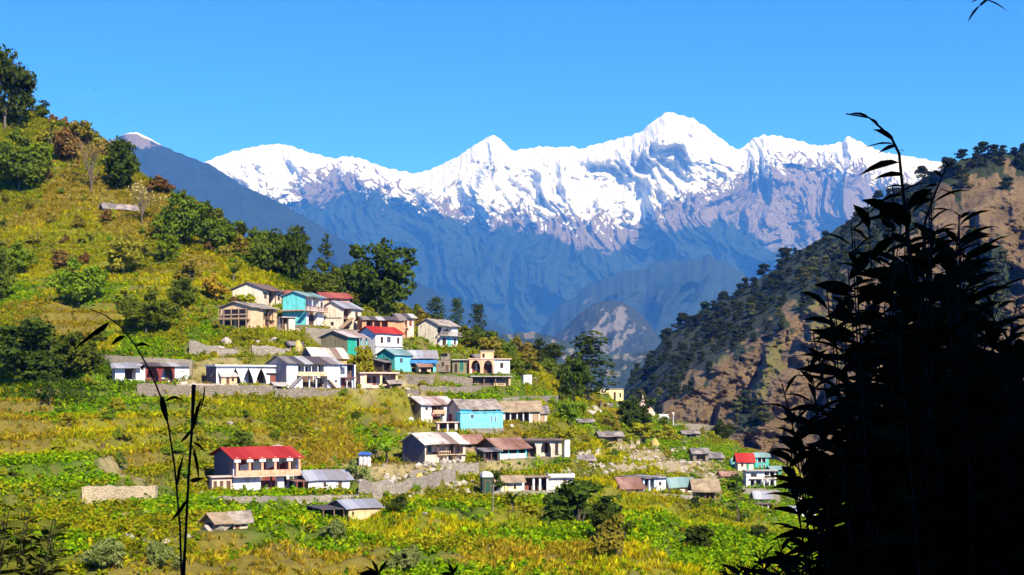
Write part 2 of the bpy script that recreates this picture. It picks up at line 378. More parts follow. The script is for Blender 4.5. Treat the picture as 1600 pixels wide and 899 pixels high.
def make_mountains():
    # snow range
    CR = [(200,300),(250,285),(300,262),(322,252),(360,238),(400,229),(430,225),(455,228),(480,238),(520,248),(545,244),(570,250),(600,262),(650,272),(680,262),(710,248),(740,228),(760,216),(772,211),(785,220),(800,236),(820,233),(850,229),(868,231),(890,229),(910,233),(930,226),(970,216),(1000,208),(1020,190),(1035,180),(1047,174),(1060,180),(1080,184),(1100,196),(1125,216),(1150,234),(1160,232),(1180,214),(1205,211),(1230,216),(1255,222),(1275,228),(1300,226),(1318,222),(1323,212),(1340,220),(1370,235),(1400,242),(1440,248),(1490,258),(1600,275),(1900,300)]
    def r_of(P, Y, t, yc):
        U = (P - 800) / F * 9000 / 1000.0; H = (HY - Y) / F * 9000 / 1000.0
        wu = U + .22 * fbm(U * 1.3, H * 1.3, 3, 71); wh = H + .2 * fbm(U * 1.3 + 9, H * 1.3, 3, 72)
        big = ridged(wu * 1.15 + wh * .35, wh * .45, 2, 73); mid = ridged(wu * 3.1 + wh * 1.0, wh * 1.3, 5, 74, .55)
        fade = sstep(0, .10, t) * .75 + .25
        return 9000 - 2300 * t ** .9 - fade * (520 * big + 270 * mid + 130 * ridged(wu * 8 + wh * 2, wh * 5, 4, 77, .6) + 30 * ridged(wu * 24 - wh * 5, wh * 15, 3, 79)) + 14 * fbm(U * 26, H * 26, 3, 75)
    S = Range(CR, 200, 1900, 2.0, 640, 300, r_of, (2.4, 9), 3, 1.25, 1.0, 2.2)
    SLn = [(200,260),(300,300),(400,320),(440,318),(480,292),(520,282),(560,278),(600,300),(660,316),(700,325),(760,340),(800,332),(850,345),(900,352),(960,352),(1000,350),(1040,322),(1100,302),(1150,280),(1200,262),(1250,254),(1300,260),(1350,275),(1400,290),(1900,300)]
    RLn = [(200,300),(480,322),(560,292),(640,314),(700,338),(760,352),(850,364),(920,388),(960,394),(1000,372),(1100,350),(1160,345),(1200,385),(1300,410),(1400,410),(1900,410)]
    dr = np.gradient(S.R, axis=0); dr = dr / (np.std(dr) + 1e-6)
    sn = 0.5 + (crest_of(SLn, S.P) + 12 - S.Yr) / 60.0 + 0.20 * fbm(S.P / 26 - S.Yr / 22, S.Yr / 30, 4, 81, .55) - 0.14 * np.clip(dr, -2.2, 1.6) - .9 * np.exp(-((S.P - 505) / 48) ** 2 - ((S.Yr - 285) / 26) ** 2) * (.6 + .8 * fbm(S.P / 12, S.Yr / 16, 3, 184))
    spk = fbm(S.P / 6 - S.Yr / 11, S.Yr / 4.5, 4, 182, .62); msk = sstep(-.15, .45, fbm(S.P / 45 + 5, S.Yr / 30, 3, 183) + .25 * np.clip(-dr, -1, 1) + (S.Yr - 250) / 160)
    stre = np.maximum(ridged((S.P + .8 * S.Yr) / 15 + .5 * fbm(S.P / 20, S.Yr / 20, 2, 186), (S.Yr - .8 * S.P) / 75, 3, 185, .6), ridged((S.P - .9 * S.Yr) / 13 + .5 * fbm(S.P / 20, S.Yr / 20, 2, 188), (S.Yr + .9 * S.P) / 70, 3, 187, .6))
    low = sstep(95, -5, crest_of(SLn, S.P) - S.Yr)
    sn = sn - .75 * sstep(.62 - .22 * low, .86 - .15 * low, stre) * (.42 + .58 * low)
    sn = np.minimum(sn, 1.0) - .60 * np.clip(spk - .22, 0, 1) * msk
    sn = np.where(S.t[None, :] < .015, 1.2, sn)
    ro = 0.5 + (crest_of(RLn, S.P) - S.Yr) / 34.0 + 0.3 * fbm(S.P / 30, S.Yr / 50, 4, 83)  # dark forest colour under the rock line also stands in for blue shade
    S.mesh('snow_mountain', mountain_mat('snow_range', scale=1.0), dict(snow=sn, rock=ro), False)
    # dark left mountain
    def r2(P, Y, t, yc):
        U = (P - 800) / F * 5.0; H = (HY - Y) / F * 5.0
        return 5000 - 1300 * t - (560 * ridged(U * 1.8 + H * .9 + .25 * fbm(U * 2, H * 2, 3, 92), H * .9, 5, 91, .55) + 25 * fbm(U * 16, H * 16, 3, 95)) * sstep(0, .12, t)
    B = Range([(-300,290),(60,275),(130,243),(165,224),(190,212),(205,206),(222,210),(240,220),(262,232),(300,247),(330,258),(380,290),(440,318),(500,352),(560,392),(650,440),(750,490),(850,550),(900,600)], -300, 900, 3, 660, 130, r2, (1.6, 10), 8, 1.0, 1.0, 2.2)
    ro = .42 + (236 - B.Yr) / 44 + .55 * fbm(B.P / 14, B.Yr / 18, 5, 85) - np.abs(B.P - 215) / 100; sn = .5 - np.abs(B.P - 222) / 60 + (B.yc[:, None] + 3.5 - B.Yr) / 6
    fm = mountain_mat('forest_mountain', scale=1.6)
    B.mesh('mountain', fm, dict(snow=sn, rock=ro))
    def r3b(P, Y, t, yc):
        U = (P - 800) / F * 3.8; H = (HY - Y) / F * 3.8
        return 3900 - 700 * t - (420 * ridged(U * 2.6 - H * 1.1 + .25 * fbm(U * 2, H * 2, 3, 202), H * 1.2, 5, 203, .55) + 12 * fbm(U * 22, H * 22, 3, 205)) * sstep(0, .14, t)
    Fm = Range([(740,640),(790,590),(830,530),(868,486),(890,468),(912,448),(945,436),(975,424),(1005,420),(1035,408),(1070,407),(1105,398),(1135,410),(1200,452),(1300,520),(1400,580)], 740, 1400, 2.5, 680, 120, r3b, (6.0, 24), 18, 1.0, 1.0, 3.2)
    ro = -.02 + .42 * fbm(Fm.P / 22 + Fm.Yr / 40, Fm.Yr / 34, 5, 206, .6) + .35 * np.exp(-((Fm.P - 1085) / 30) ** 2 - ((Fm.Yr - 520) / 40) ** 2) + .3 * np.exp(-((Fm.P - 890) / 24) ** 2 - ((Fm.Yr - 470) / 24) ** 2)
    Fm.mesh('mountain', mountain_mat('near_ridge', (.018, .030, .022), (.13, .12, .11), (.22, .20, .18), 2.0, False), dict(rock=ro))
    # nearer spur with a bare scar
    def r4(P, Y, t, yc):
        U = (P - 800) / F * 2.6; H = (HY - Y) / F * 2.6
        return 2600 - 500 * t - (170 * ridged(U * 7, H * 2.6, 4, 111) + 8 * fbm(U * 40, H * 40, 3, 115)) * sstep(0, .12, t)
    D = Range([(760,600),(830,545),(850,535),(880,515),(905,490),(930,473),(960,469),(985,478),(1010,500),(1025,520),(1050,560),(1100,610)], 760, 1100, 2, 680, 110, r4, (1.5, 10), 15, 1.0, 1.0, 2.6)
    ro = .12 + .4 * fbm(D.P / 14 + D.Yr / 20, D.Yr / 30, 5, 87, .6) + .55 * np.exp(-((D.P - 960) / 42) ** 2 - ((D.Yr - 515) / 38) ** 2)
    D.mesh('hill', mountain_mat('scarred_hill', (.03, .04, .03), (.13, .122, .115), (.25, .23, .205), 3.0, False), dict(rock=ro))
    def r5(P, Y, t, yc):
        U = (P - 800) / F * 1.7; H = (HY - Y) / F * 1.7
        return 1700 - 300 * t - (50 * ridged(U * 7, H * 4, 4, 121)) * sstep(0, .15, t)
    E = Range([(600,560),(700,535),(780,524),(830,518),(880,532),(920,547),(960,556),(1020,548),(1080,575),(1150,620)], 600, 1150, 3, 690, 60, r5, (2.5, 12), 16, 1.0, 2.0, 2.0)
    E.mesh('hill', mountain_mat('valley_hill', (.03, .045, .03), (.15, .14, .11), (.26, .23, .18), 4.0, False), dict(rock=.3 + .5 * fbm(E.P / 22, E.Yr / 22, 4, 88)))

# right-hand valley side: wooded on its shady shoulder, cliffs of bare brown rock towards the camera
RC = [(880,660),(940,632),(980,600),(1005,572),(1040,525),(1100,488),(1150,458),(1200,428),(1250,392),(1300,362),(1340,335),(1400,300),(1450,275),(1500,250),(1550,238),(1600,236),(1700,215),(1900,170),(2500,120)]
def r_right(P, Y, t, yc):
    v = Y - yc
    U = (P - 800) / F * 800; H = (HY - Y) / F * 800
    ca, sa = math.cos(math.radians(-38)), math.sin(math.radians(-38))
    b_ = U * ca + H * sa; a_ = -U * sa + H * ca      # across / along the gullies
    w = 7 * fbm(U / 22, H / 22, 3, 131)
    # ribs: steep on their left, easing off to the right, broken along their length
    ph = (b_ + 1.6 * w + 10 * fbm(U / 60, H / 60, 3, 145)) / 36; f = ph - np.floor(ph); am = .35 + .65 * _h(np.floor(ph), np.floor(ph) * 0, 7) ; am = am * (.55 + .9 * np.clip(fbm(a_ / 40 + np.floor(ph) * 3.1, ph * 0 + np.floor(ph), 3, 146) + .45, 0, 1))
    g1 = sstep(0, .20, f) * (1 - sstep(.12, 1.0, f)) * am
    ph2 = (b_ + 1.2 * w + 5 * fbm(U / 25, H / 25, 3, 147)) / 12.5; f2 = ph2 - np.floor(ph2); g1b = sstep(0, .25, f2) * (1 - f2) * np.clip(fbm(a_ / 16 + np.floor(ph2) * 1.7, np.floor(ph2), 3, 148) + .4, 0, 1)
    g2 = ridged((b_ + .7 * w) / 24, a_ / 60, 4, 135, .5); st = fbm(U / 30 + 3, (H + .25 * U) / 7.5, 4, 136, .6)
    rough = sstep(40, 120, v + 20 * fbm(P / 40, Y / 40, 2, 137))
    base = 860 - 270 * t ** .85 + 150 * np.clip(1 - v / 95, 0, 1) ** 1.0 * sstep(1500, 1350, P)
    return base - rough * (34 * g1 + 10 * g1b + 22 * g2 + 4.0 * st + 3.2 * fbm(U / 5, H / 4, 4, 138, .62)) - (1 - rough) * 16 * ridged(b_ / 30, a_ / 60, 3, 139)
RH = Range(RC, 880, 2500, 2.5, 800, 260, r_right, (3, 18), 22, 1.0, 2.0)
def right_zone():
    v = RH.Yr - RH.yc[:, None]; P, Y = RH.P, RH.Yr; n = fbm(P / 26, Y / 26, 4, 143)
    fo = sstep(20, -20, v - (92 - 55 * sstep(1380, 1480, P)) + 40 * n) + sstep(1075, 1020, P + 30 * n) * sstep(640, 600, Y + 20 * n) + sstep(24, 8, np.hypot((P - 1545) / 1.0, (Y - 440) / 2.2) - 20 + 14 * n)
    fo += sstep(30, 10, np.hypot(P - 1175, (Y - 650)) - 6 + 12 * n)
    gr = np.zeros_like(v)
    for x, y, rx, ry in ((1265, 460, 42, 34), (1300, 505, 40, 26), (1175, 492, 46, 14), (1120, 560, 24, 14), (1190, 600, 14, 30), (1330, 560, 30, 22), (1210, 560, 16, 30)):
        gr = np.maximum(gr, sstep(1.25, .6, np.hypot((P - x) / rx, (Y - y) / ry) + .5 * n))
    return np.clip(fo, 0, 1), gr
def make_right_hill():
    fo, gr = right_zone()
    m = NT('cliff_rock'); cv = m.coord()
    n = m.noise(cv, 0.05, 8, 0.65); n2 = m.noise(cv, 0.35, 6, 0.7)
    rk = m.ramp(m.math('ADD', m.math('MULTIPLY', n, .6), m.math('MULTIPLY', n2, .4)), [(.32, (.06, .042, .022)), (.46, (.18, .115, .052)), (.60, (.28, .185, .082)), (.74, (.37, .27, .14))])
    gc = m.mix(n2, (.13, .12, .025), (.27, .215, .055)); fc = m.mix(n2, (.018, .028, .010), (.05, .065, .02))
    def fac(a_): return m.ramp(m.math('ADD', m.attr(a_), m.math('MULTIPLY', m.math('SUBTRACT', n2, .5), .9)), [(.42, (0, 0, 0)), (.58, (1, 1, 1))])
    c = m.mix(fac('grass'), rk, gc); c = m.mix(fac('forest'), c, fc)
    m.color(c); m.rough(.95); m.bump(m.math('ADD', n2, m.math('MULTIPLY', n, 2.0)), 1.0, 5.0)
    RH.mesh('hillside', m.m, dict(forest=fo, grass=gr), False)

def make_valley():
    mb = MB().box(-26000, 30000, 300, 40000, -172, -170)
    m = NT('valley_floor'); m.color(m.mix(m.noise(m.coord(), .01), (.05, .06, .03), (.16, .14, .08))); m.rough(1)
    tag(mb.build('valley_floor', m.m), kind='structure')
def make_haze():
    mb = MB().box(-9500, 12500, -160, 33000, -178, 4150)
    m = bpy.data.materials.new('haze'); m.use_nodes = True; t = m.node_tree; t.nodes.clear()
    o = t.nodes.new('ShaderNodeOutputMaterial'); v = t.nodes.new('ShaderNodeVolumePrincipled')
    v.inputs['Color'].default_value = (*HAZE_COL, 1); v.inputs['Absorption Color'].default_value = (1, 1, 1, 1)
    v.inputs['Density'].default_value = HAZE_DENS; v.inputs['Anisotropy'].default_value = 0.0
    t.links.new(v.outputs[0], o.inputs['Volume'])
    tag(mb.build('haze', m), kind='stuff')
# ------------------------------------------------------------------ building materials
MATS = {}
def plaster(name, c, dirt=0.5, rough=0.9):
    if name in MATS: return MATS[name]
    m = NT(name); cv = m.coord(); n = m.noise(cv, 1.3, 5, 0.6); n2 = m.noise(m.coord((2.5, 2.5, .3)), 1.0, 5, 0.65)
    k = m.ramp(m.math('ADD', m.math('MULTIPLY', n, .5), m.math('MULTIPLY', n2, .5)), [(.34, (1 - dirt, 1 - dirt * 1.08, 1 - dirt * 1.25)), (.44, (1 - dirt * .4, 1 - dirt * .45, 1 - dirt * .55)), (.52, (1, 1, 1))])
    m.color(m.mix(1.0, c, k, 'MULTIPLY')); m.rough(rough); m.bump(m.noise(cv, 9, 3), .25, .02); MATS[name] = m.m; return m.m
def stone(name, c1=(.12, .095, .065), c2=(.30, .245, .175), scale=2.4):
    if name in MATS: return MATS[name]
    m = NT(name); cv = m.coord((1, 1, 1.7)); v = m.n('TexVoronoi'); v.inputs['Scale'].default_value = scale; m.l(cv, v.inputs['Vector'])
    ed = m.n('TexVoronoi', feature='DISTANCE_TO_EDGE'); ed.inputs['Scale'].default_value = scale; m.l(cv, ed.inputs['Vector'])
    sp = m.n('SeparateColor'); m.l(v.outputs['Color'], sp.inputs[0])
    c = m.mix(sp.outputs[0], c1, c2); c = m.mix(m.noise(m.coord(), .4, 4), c, tuple(x * .75 for x in c2))
    g = m.ramp(ed.outputs['Distance'], [(0.0, (.4, .4, .4)), (.07, (1, 1, 1))])
    m.color(m.mix(1.0, c, g, 'MULTIPLY')); m.rough(.95); m.bump(g, .9, .08); MATS[name] = m.m; return m.m
def sheet(name, cols, panel=1.1, rust=0.35, rc=(.17, .075, .04), rough=.55):
    """corrugated roof sheets: each sheet its own tone, ribs down the slope, rust"""
    if name in MATS: return MATS[name]
    m = NT(name); tc = m.n('TexCoord'); sx = m.n('SeparateXYZ'); m.l(tc.outputs['Object'], sx.inputs[0])
    fl = m.math('FLOOR', m.math('DIVIDE', sx.outputs[0], panel)); wn = m.n('TexWhiteNoise', noise_dimensions='1D'); m.l(fl, wn.inputs['W']); m.b.inputs['Specular IOR Level'].default_value = .08
    st = [(i / max(1, len(cols)), c) for i, c in enumerate(cols)]
    r = m.n('ValToRGB'); r.color_ramp.interpolation = 'CONSTANT'; els = r.color_ramp.elements
    while len(els) < len(st): els.new(.5)
    while len(els) > len(st): els.remove(els[-1])
    for e_, (p, c) in zip(els, st): e_.position = p; e_.color = (*c, 1)
    m.l(wn.outputs['Value'], r.inputs['Fac'])
    n = m.noise(m.coord((1, .4, 1)), .9, 5, .6)
    rf = m.ramp(n, [(.62 - rust * .35, (0, 0, 0)), (.78 - rust * .2, (1, 1, 1))])
    m.color(m.mix(m.math('MULTIPLY', rf, min(1.0, rust * 2.0)), r.outputs[0], rc)); m.rough(rough)
    wv = m.n('TexWave', wave_type='BANDS', bands_direction='X'); wv.inputs['Scale'].default_value = 1.6; m.l(tc.outputs['Object'], wv.inputs['Vector'])
    m.bump(wv.outputs['Fac'], .6, .05); MATS[name] = m.m; return m.m
def slate(name, c1=(.07, .06, .055), c2=(.20, .17, .15), c3=(.33, .26, .21)):
    if name in MATS: return MATS[name]
    m = NT(name); cv = m.coord((1, 1, 2.2)); b = m.n('TexVoronoi', distance='CHEBYCHEV'); b.inputs['Scale'].default_value = 1.5; m.l(cv, b.inputs['Vector'])
    sp = m.n('SeparateColor'); m.l(b.outputs['Color'], sp.inputs[0])
    c = m.mix(sp.outputs[0], c1, c2); c = m.mix(m.ramp(m.noise(m.coord(), .55, 4), [(.45, (0, 0, 0)), (.7, (1, 1, 1))]), c, c3)
    m.color(c); m.rough(.8); m.bump(sp.outputs[1], .8, .06); MATS[name] = m.m; return m.m
def wood(name, c=(.16, .09, .05)):
    if name in MATS: return MATS[name]
    m = NT(name); n = m.noise(m.coord((6, 6, .8)), 1.5, 4); m.color(m.mix(n, tuple(x * .6 for x in c), tuple(min(1, x * 1.35) for x in c))); m.rough(.8); MATS[name] = m.m; return m.m
def dark(name='dark_interior', c=(.012, .011, .012), rough=.5):
    if name in MATS: return MATS[name]
    m = NT(name); m.color(m.mix(m.noise(m.coord(), 2.0), c, tuple(x * 1.8 for x in c))); m.rough(rough); MATS[name] = m.m; return m.m
def pal(k):
    P_ = dict(white=(.64, .63, .60), cream=(.64, .55, .40), tan=(.62, .42, .24), turq=(.12, .50, .45), aqua=(.17, .58, .66), teal=(.05, .34, .28), green=(.02, .30, .19),
              salmon=(.68, .33, .20), pink=(.62, .43, .34), mud=(.30, .21, .12), grey=(.30, .27, .25), brick=(.55, .26, .13), dgrey=(.13, .12, .12), orange=(.70, .42, .22),
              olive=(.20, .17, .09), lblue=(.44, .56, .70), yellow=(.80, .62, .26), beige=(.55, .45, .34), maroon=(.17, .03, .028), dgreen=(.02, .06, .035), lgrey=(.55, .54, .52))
    return plaster('plaster_' + k, P_[k])
def roofm(k):
    if k == 'red': return sheet('roof_red', [(.31, .024, .02), (.27, .02, .018), (.34, .034, .026)], 1.4, .2, (.24, .03, .015), .85)
    if k == 'redbrown': return sheet('roof_red_brown', [(.28, .06, .05), (.22, .05, .045), (.33, .08, .06)], 1.2, .4)
    if k == 'brown': return sheet('roof_brown', [(.15, .10, .085), (.12, .085, .07), (.18, .12, .10)], 1.0, .4)
    if k == 'grey': return sheet('roof_grey', [(.24, .24, .26), (.17, .17, .18), (.32, .32, .33), (.21, .20, .2)], 1.3, .3)
    if k == 'pale': return sheet('roof_pale', [(.50, .45, .37), (.36, .30, .24), (.58, .52, .44), (.20, .15, .12), (.44, .38, .31)], 1.4, .4)
    if k == 'patch': return sheet('roof_patch', [(.42, .36, .32), (.20, .13, .10), (.50, .45, .40), (.27, .19, .15), (.36, .28, .23)], 1.3, .45)
    if k == 'rusty': return sheet('roof_rusty', [(.25, .14, .10), (.32, .19, .14), (.20, .11, .08)], 1.2, .6)
    if k == 'dark': return sheet('roof_dark', [(.075, .066, .064), (.10, .085, .078), (.05, .045, .045), (.20, .165, .14), (.07, .06, .058), (.36, .34, .32)], 1.5, .3)
    if k == 'green': return sheet('roof_green_grey', [(.16, .24, .22), (.20, .28, .26), (.13, .20, .18)], 1.3, .15)
    if k == 'slate': return slate('roof_slate')
    if k == 'oldslate': return slate('roof_old_slate', (.12, .095, .075), (.27, .22, .17), (.38, .31, .24))
    if k == 'thatch': return slate('roof_thatch', (.17, .12, .07), (.28, .20, .12), (.33, .25, .15))
    if k == 'concrete': return plaster('roof_concrete', (.36, .32, .28), .4)
    if k == 'white': return plaster('roof_white', (.80, .80, .80), .2)
    if k == 'pinkc': return plaster('roof_pink', (.60, .42, .33), .4)

# ------------------------------------------------------------------ house builder
HOUSES = []
class House:
    """measured on the photograph: (px,py) foot of the near left corner, wpx width of the front, spx width of the
    visible left side, hpx eave height; th = degrees the front is turned to the right"""
    def __init__(s, name, label, px, py, wpx, spx, hpx, th, cat='house', depth=None, base=None, group=None, margin=1.2, Y=None, cut=True, foot=2.2):
        if base is None:
            base = hit(px, py) if Y is None else np.array(sight(float(px), float(py), float(Y)))
        s.o = np.array(base, float); s.s = s.o[1] / F; az = math.atan2(s.o[0], s.o[1])
        t = math.radians(th); s.rz = -az + t; s.w = wpx * s.s / math.cos(t)
        s.d = depth if depth is not None else spx * s.s / max(.15, math.sin(t)); s.h = hpx * s.s
        s.root = thing(name, label, cat, tuple(s.o), s.rz, group)
        if cut: pad(s.o[0], s.o[1], s.rz, -margin, s.w + margin, -margin * 1.3, s.d + margin, s.o[2] - .04)
        else: PADS.append((s.o[0], s.o[1], math.cos(s.rz), math.sin(s.rz), 0, s.w, 0, s.d))
        s.foot = foot; s.body = MB(); s.seed = int(px * 7 + py); HOUSES.append(s)
        s.wmat = None
    def P(s, x): return x * s.w
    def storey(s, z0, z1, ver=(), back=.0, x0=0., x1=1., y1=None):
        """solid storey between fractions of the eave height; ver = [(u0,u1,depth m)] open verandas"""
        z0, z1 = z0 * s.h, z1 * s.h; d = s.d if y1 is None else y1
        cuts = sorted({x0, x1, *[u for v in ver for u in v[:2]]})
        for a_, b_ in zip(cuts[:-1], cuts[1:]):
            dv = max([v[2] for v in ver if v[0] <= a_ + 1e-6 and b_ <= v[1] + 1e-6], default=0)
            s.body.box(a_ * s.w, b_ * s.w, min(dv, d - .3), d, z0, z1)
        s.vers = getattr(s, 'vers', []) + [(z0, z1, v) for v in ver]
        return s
    def plinth(s, mat=None, out=.12, front=0.0):
        mb = MB().box(-out, s.w + out, -out - front, s.d, -s.foot, -.003)
        mb.build('plinth', mat or stone('masonry_stone'), s.root); return s
    def gable(s, roof='grey', rise=None, pitch=20, over=.62, side=.45, thick=.10, wave=0, eave=0.0, wall=None):
        r = rise * s.s if rise else s.d / 2 * math.tan(math.radians(pitch)); h = s.h; d = s.d
        s.body.prism_x(.02, s.w - .02, [(.02, h - .004), (d - .02, h - .004), (d / 2, h + r - .02)])
        k = r / (d / 2); mb = MB(); x0, x1 = -side, s.w + side
        n = max(2, int(s.w / 1.3)); rr = random.Random(s.seed)
        xs = [x0 + (x1 - x0) * i / n for i in range(n + 1)]; dz = [rr.uniform(-.09, .09) for _ in xs]
        for i in range(n):
            j0, j1 = (dz[i], dz[i + 1]); gp = .004
            for sg in (0, 1):
                ye, yr = (-over - eave, d / 2) if sg == 0 else (d + over, d / 2)
                ze = h - k * (over + (eave if sg == 0 else 0)) + .03; zr = h + r + .03
                lf = rr.uniform(0, .06)
                a0, a1 = xs[i] + (gp if i else 0), xs[i + 1] + .03
                mb.hexa([(a0, ye, ze + j0 + lf), (a1, ye, ze + j1 + lf), (a1, yr, zr + j1 * .6 + lf), (a0, yr, zr + j0 * .6 + lf),
                         (a0, ye, ze + j0 + thick + lf), (a1, ye, ze + j1 + thick + lf), (a1, yr, zr + j1 * .6 + thick + lf), (a0, yr, zr + j0 * .6 + thick + lf)])
        s.roof = mb.build('roof', roofm(roof), s.root); s.rise = r; return s
    def shed(s, roof='grey', front=0., back=.6, over=.5, side=.35, thick=.10, x0=0., x1=1., z=None):
        h = s.h if z is None else z
        k = (back - front) / s.d; s.body.prism_x(x0 * s.w + .02, x1 * s.w - .02, [(.02, h - .004), (s.d - .02, h - .004), (s.d - .02, h + max(back, .02) - .02), (.02, h + max(front, .012) - .01)]) if back > .05 else None
        za, zb = h + front - k * over + .02, h + back + k * .3 + .02
        X0, X1 = x0 * s.w - side, x1 * s.w + side
        MBr = MB().hexa([(X0, -over, za), (X1, -over, za), (X1, s.d + .3, zb), (X0, s.d + .3, zb), (X0, -over, za + thick), (X1, -over, za + thick), (X1, s.d + .3, zb + thick), (X0, s.d + .3, zb + thick)])
        s.roof = MBr.build('roof', roofm(roof), s.root, .03, s.seed); return s
    def flat(s, roof='concrete', thick=.18, over=.35, side=.25, parapet=0, z=None):
        h = s.h if z is None else z
        s.roof = MB().box(-side, s.w + side, -over, s.d + .1, h + .003, h + thick).build('roof', roofm(roof), s.root, .02, s.seed)
        if parapet:
            mb = MB(); zt = h + thick + .004
            mb.box(-side, s.w + side, -over, -over + .15, zt, zt + parapet); mb.box(-side, -side + .15, -over + .152, s.d, zt, zt + parapet); mb.box(s.w + side - .15, s.w + side, -over + .152, s.d, zt, zt + parapet)
            mb.build('parapet', s.pmat if hasattr(s, 'pmat') else roofm(roof), s.root, .02, s.seed)
        return s
    def walls(s, mat, side=None, back=None):
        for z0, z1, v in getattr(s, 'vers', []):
            y = min(v[2], s.d - .3); MB().box(v[0] * s.w + .03, v[1] * s.w - .03, y - .003, y + .05, z0 + .03, z1 - .05).build('back_wall', back or wood('wood_back', (.13, .08, .055)), s.root)  # default dark brown panel puts the veranda shade into the wall colour
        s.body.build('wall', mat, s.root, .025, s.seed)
        if side is not None and hasattr(s, 'rise'):
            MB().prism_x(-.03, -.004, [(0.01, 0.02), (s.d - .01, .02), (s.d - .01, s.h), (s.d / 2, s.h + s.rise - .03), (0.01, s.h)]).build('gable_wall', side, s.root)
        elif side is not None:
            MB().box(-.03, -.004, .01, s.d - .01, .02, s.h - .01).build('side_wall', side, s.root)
        s.wmat = mat; return s
    def yv(s, u, z):
        for z0, z1, v in getattr(s, 'vers', []):
            if v[0] <= u <= v[1] and z0 - 1e-6 <= z < z1: return min(v[2], s.d - .3) - .005
        return 0.
    def win(s, u0, u1, z0, z1, frame=None, pane=None, kind='window', bars=True):
        x0, x1, a, b = u0 * s.w, u1 * s.w, z0 * s.h, z1 * s.h; y = s.yv((u0 + u1) / 2, (a + b) / 2); t = min(.09, (x1 - x0) * .14)
        f = MB(); f.box(x0, x1, y - .07, y - .004, a, a + t).box(x0, x1, y - .07, y - .004, b - t, b).box(x0, x0 + t, y - .068, y - .004, a + t + .001, b - t - .001).box(x1 - t, x1, y - .068, y - .004, a + t + .001, b - t - .001)
        if bars and x1 - x0 > .7: f.box((x0 + x1) / 2 - .03, (x0 + x1) / 2 + .03, y - .06, y - .02, a + t + .002, b - t - .002)
        o = f.build(kind, frame or wood('wood_frame'), s.root)
        MB().box(x0 + t + .002, x1 - t - .002, y - .018, y - .004, a + t + .002, b - t - .002).build('pane' if kind == 'window' else 'leaf', pane or dark(), o)
        return s
    def door(s, u0, u1, z0=0.0, z1=.8, frame=None, leaf=None): return s.win(u0, u1, z0 + .01, z1, frame, leaf or wood('wood_door', (.10, .055, .035)), 'door', False)
    def swin(s, v0, v1, z0, z1, pane=None, frame=None):
        """window or door in the left side, v = fraction of the depth from the front"""
        y0, y1, a, b = v0 * s.d, v1 * s.d, z0 * s.h, z1 * s.h
        o = MB().box(-.09, -.034, y0, y1, a, b).build('window', frame or wood('wood_frame'), s.root)
        MB().box(-.11, -.093, y0 + .07, y1 - .07, a + .07, b - .07).build('pane', pane or dark(), o); return s
    def posts(s, us, z0, z1, mat=None, y=.06, r=.07):
        for u in us:
            MB().box(u * s.w - r, u * s.w + r, y - r, y + r, z0 * s.h + .003, z1 * s.h - .004).build('post', mat or wood('wood_post'), s.root)
        return s
    def arcade(s, u0, u1, n, z0, z1, mat, y=.0, col=.16, spring=.45, pointed=True, thick=.22):
        X0, X1, Z0, Z1 = u0 * s.w, u1 * s.w, z0 * s.h + .003, z1 * s.h - .004; bw = (X1 - X0) / n; mb = MB()
        for i in range(n):
            a, b = X0 + i * bw, X0 + (i + 1) * bw; cw = bw * col; l, r = a + cw, b - cw; zs = Z0 + (Z1 - Z0) * spring; top = Z1 - (Z1 - Z0) * .07
            mb.box(a, l, y, y + thick, Z0, zs); mb.box(r, b, y, y + thick, Z0, zs)
            K = 8; xs = [l + (r - l) * k / K for k in range(K + 1)]
            def arc(x):
                q = abs((x - (l + r) / 2) / ((r - l) / 2)); q = min(1, q)
                return zs + (top - zs) * ((1 - q) ** .75 if pointed else math.sqrt(max(0, 1 - q * q)))
            pts = [(a, zs)] + [(x, arc(x)) for x in xs] + [(b, zs), (b, Z1), (a, Z1)]
            for k in range(K):
                mb.prism_y(y, y + thick, [(xs[k], arc(xs[k])), (xs[k + 1], arc(xs[k + 1])), (xs[k + 1], Z1), (xs[k], Z1)])
            mb.box(a, l, y, y + thick, zs, Z1); mb.box(r, b, y, y + thick, zs, Z1)
        mb.build('arcade', mat, s.root); return s
    def slab(s, name, u0, u1, y0, y1, z, t, mat):
        MB().box(u0 * s.w, u1 * s.w, y0, y1, z * s.h, z * s.h + t).build(name, mat, s.root); return s
    def rail(s, u0, u1, y, z, hgt, mat, solid=False, name='railing'):
        mb = MB(); a, b, Z = u0 * s.w, u1 * s.w, z * s.h
        if solid: mb.box(a, b, y - .05, y + .05, Z, Z + hgt)
        else:
            mb.box(a, b, y - .05, y + .05, Z + hgt - .1, Z + hgt); n = max(3, int((b - a) / .3))
            for i in range(n + 1): x = a + (b - a) * i / n; mb.box(x - .03, x + .03, y - .03, y + .03, Z, Z + hgt - .101)
        mb.build(name, mat, s.root); return s
    def stair(s, u0, u1, z1, y=-.9, mat=None, left=True):
        mb = MB(); n = 8; a, b, Z = u0 * s.w, u1 * s.w, z1 * s.h
        for i in range(n):
            x = a + (b - a) * i / n; x2 = a + (b - a) * (i + 1) / n; zt = Z * (i + 1) / n if left else Z * (n - i) / n
            mb.box(x, x2 - .002, y, -.03, zt - .28, zt)
        mb.build('staircase', mat or plaster('plaster_stair', (.30, .25, .20)), s.root); return s
    def at(s, x, y, z): # local -> world
        c, q = math.cos(s.rz), math.sin(s.rz); return (s.o[0] + c * x - q * y, s.o[1] + q * x + c * y, s.o[2] + z)

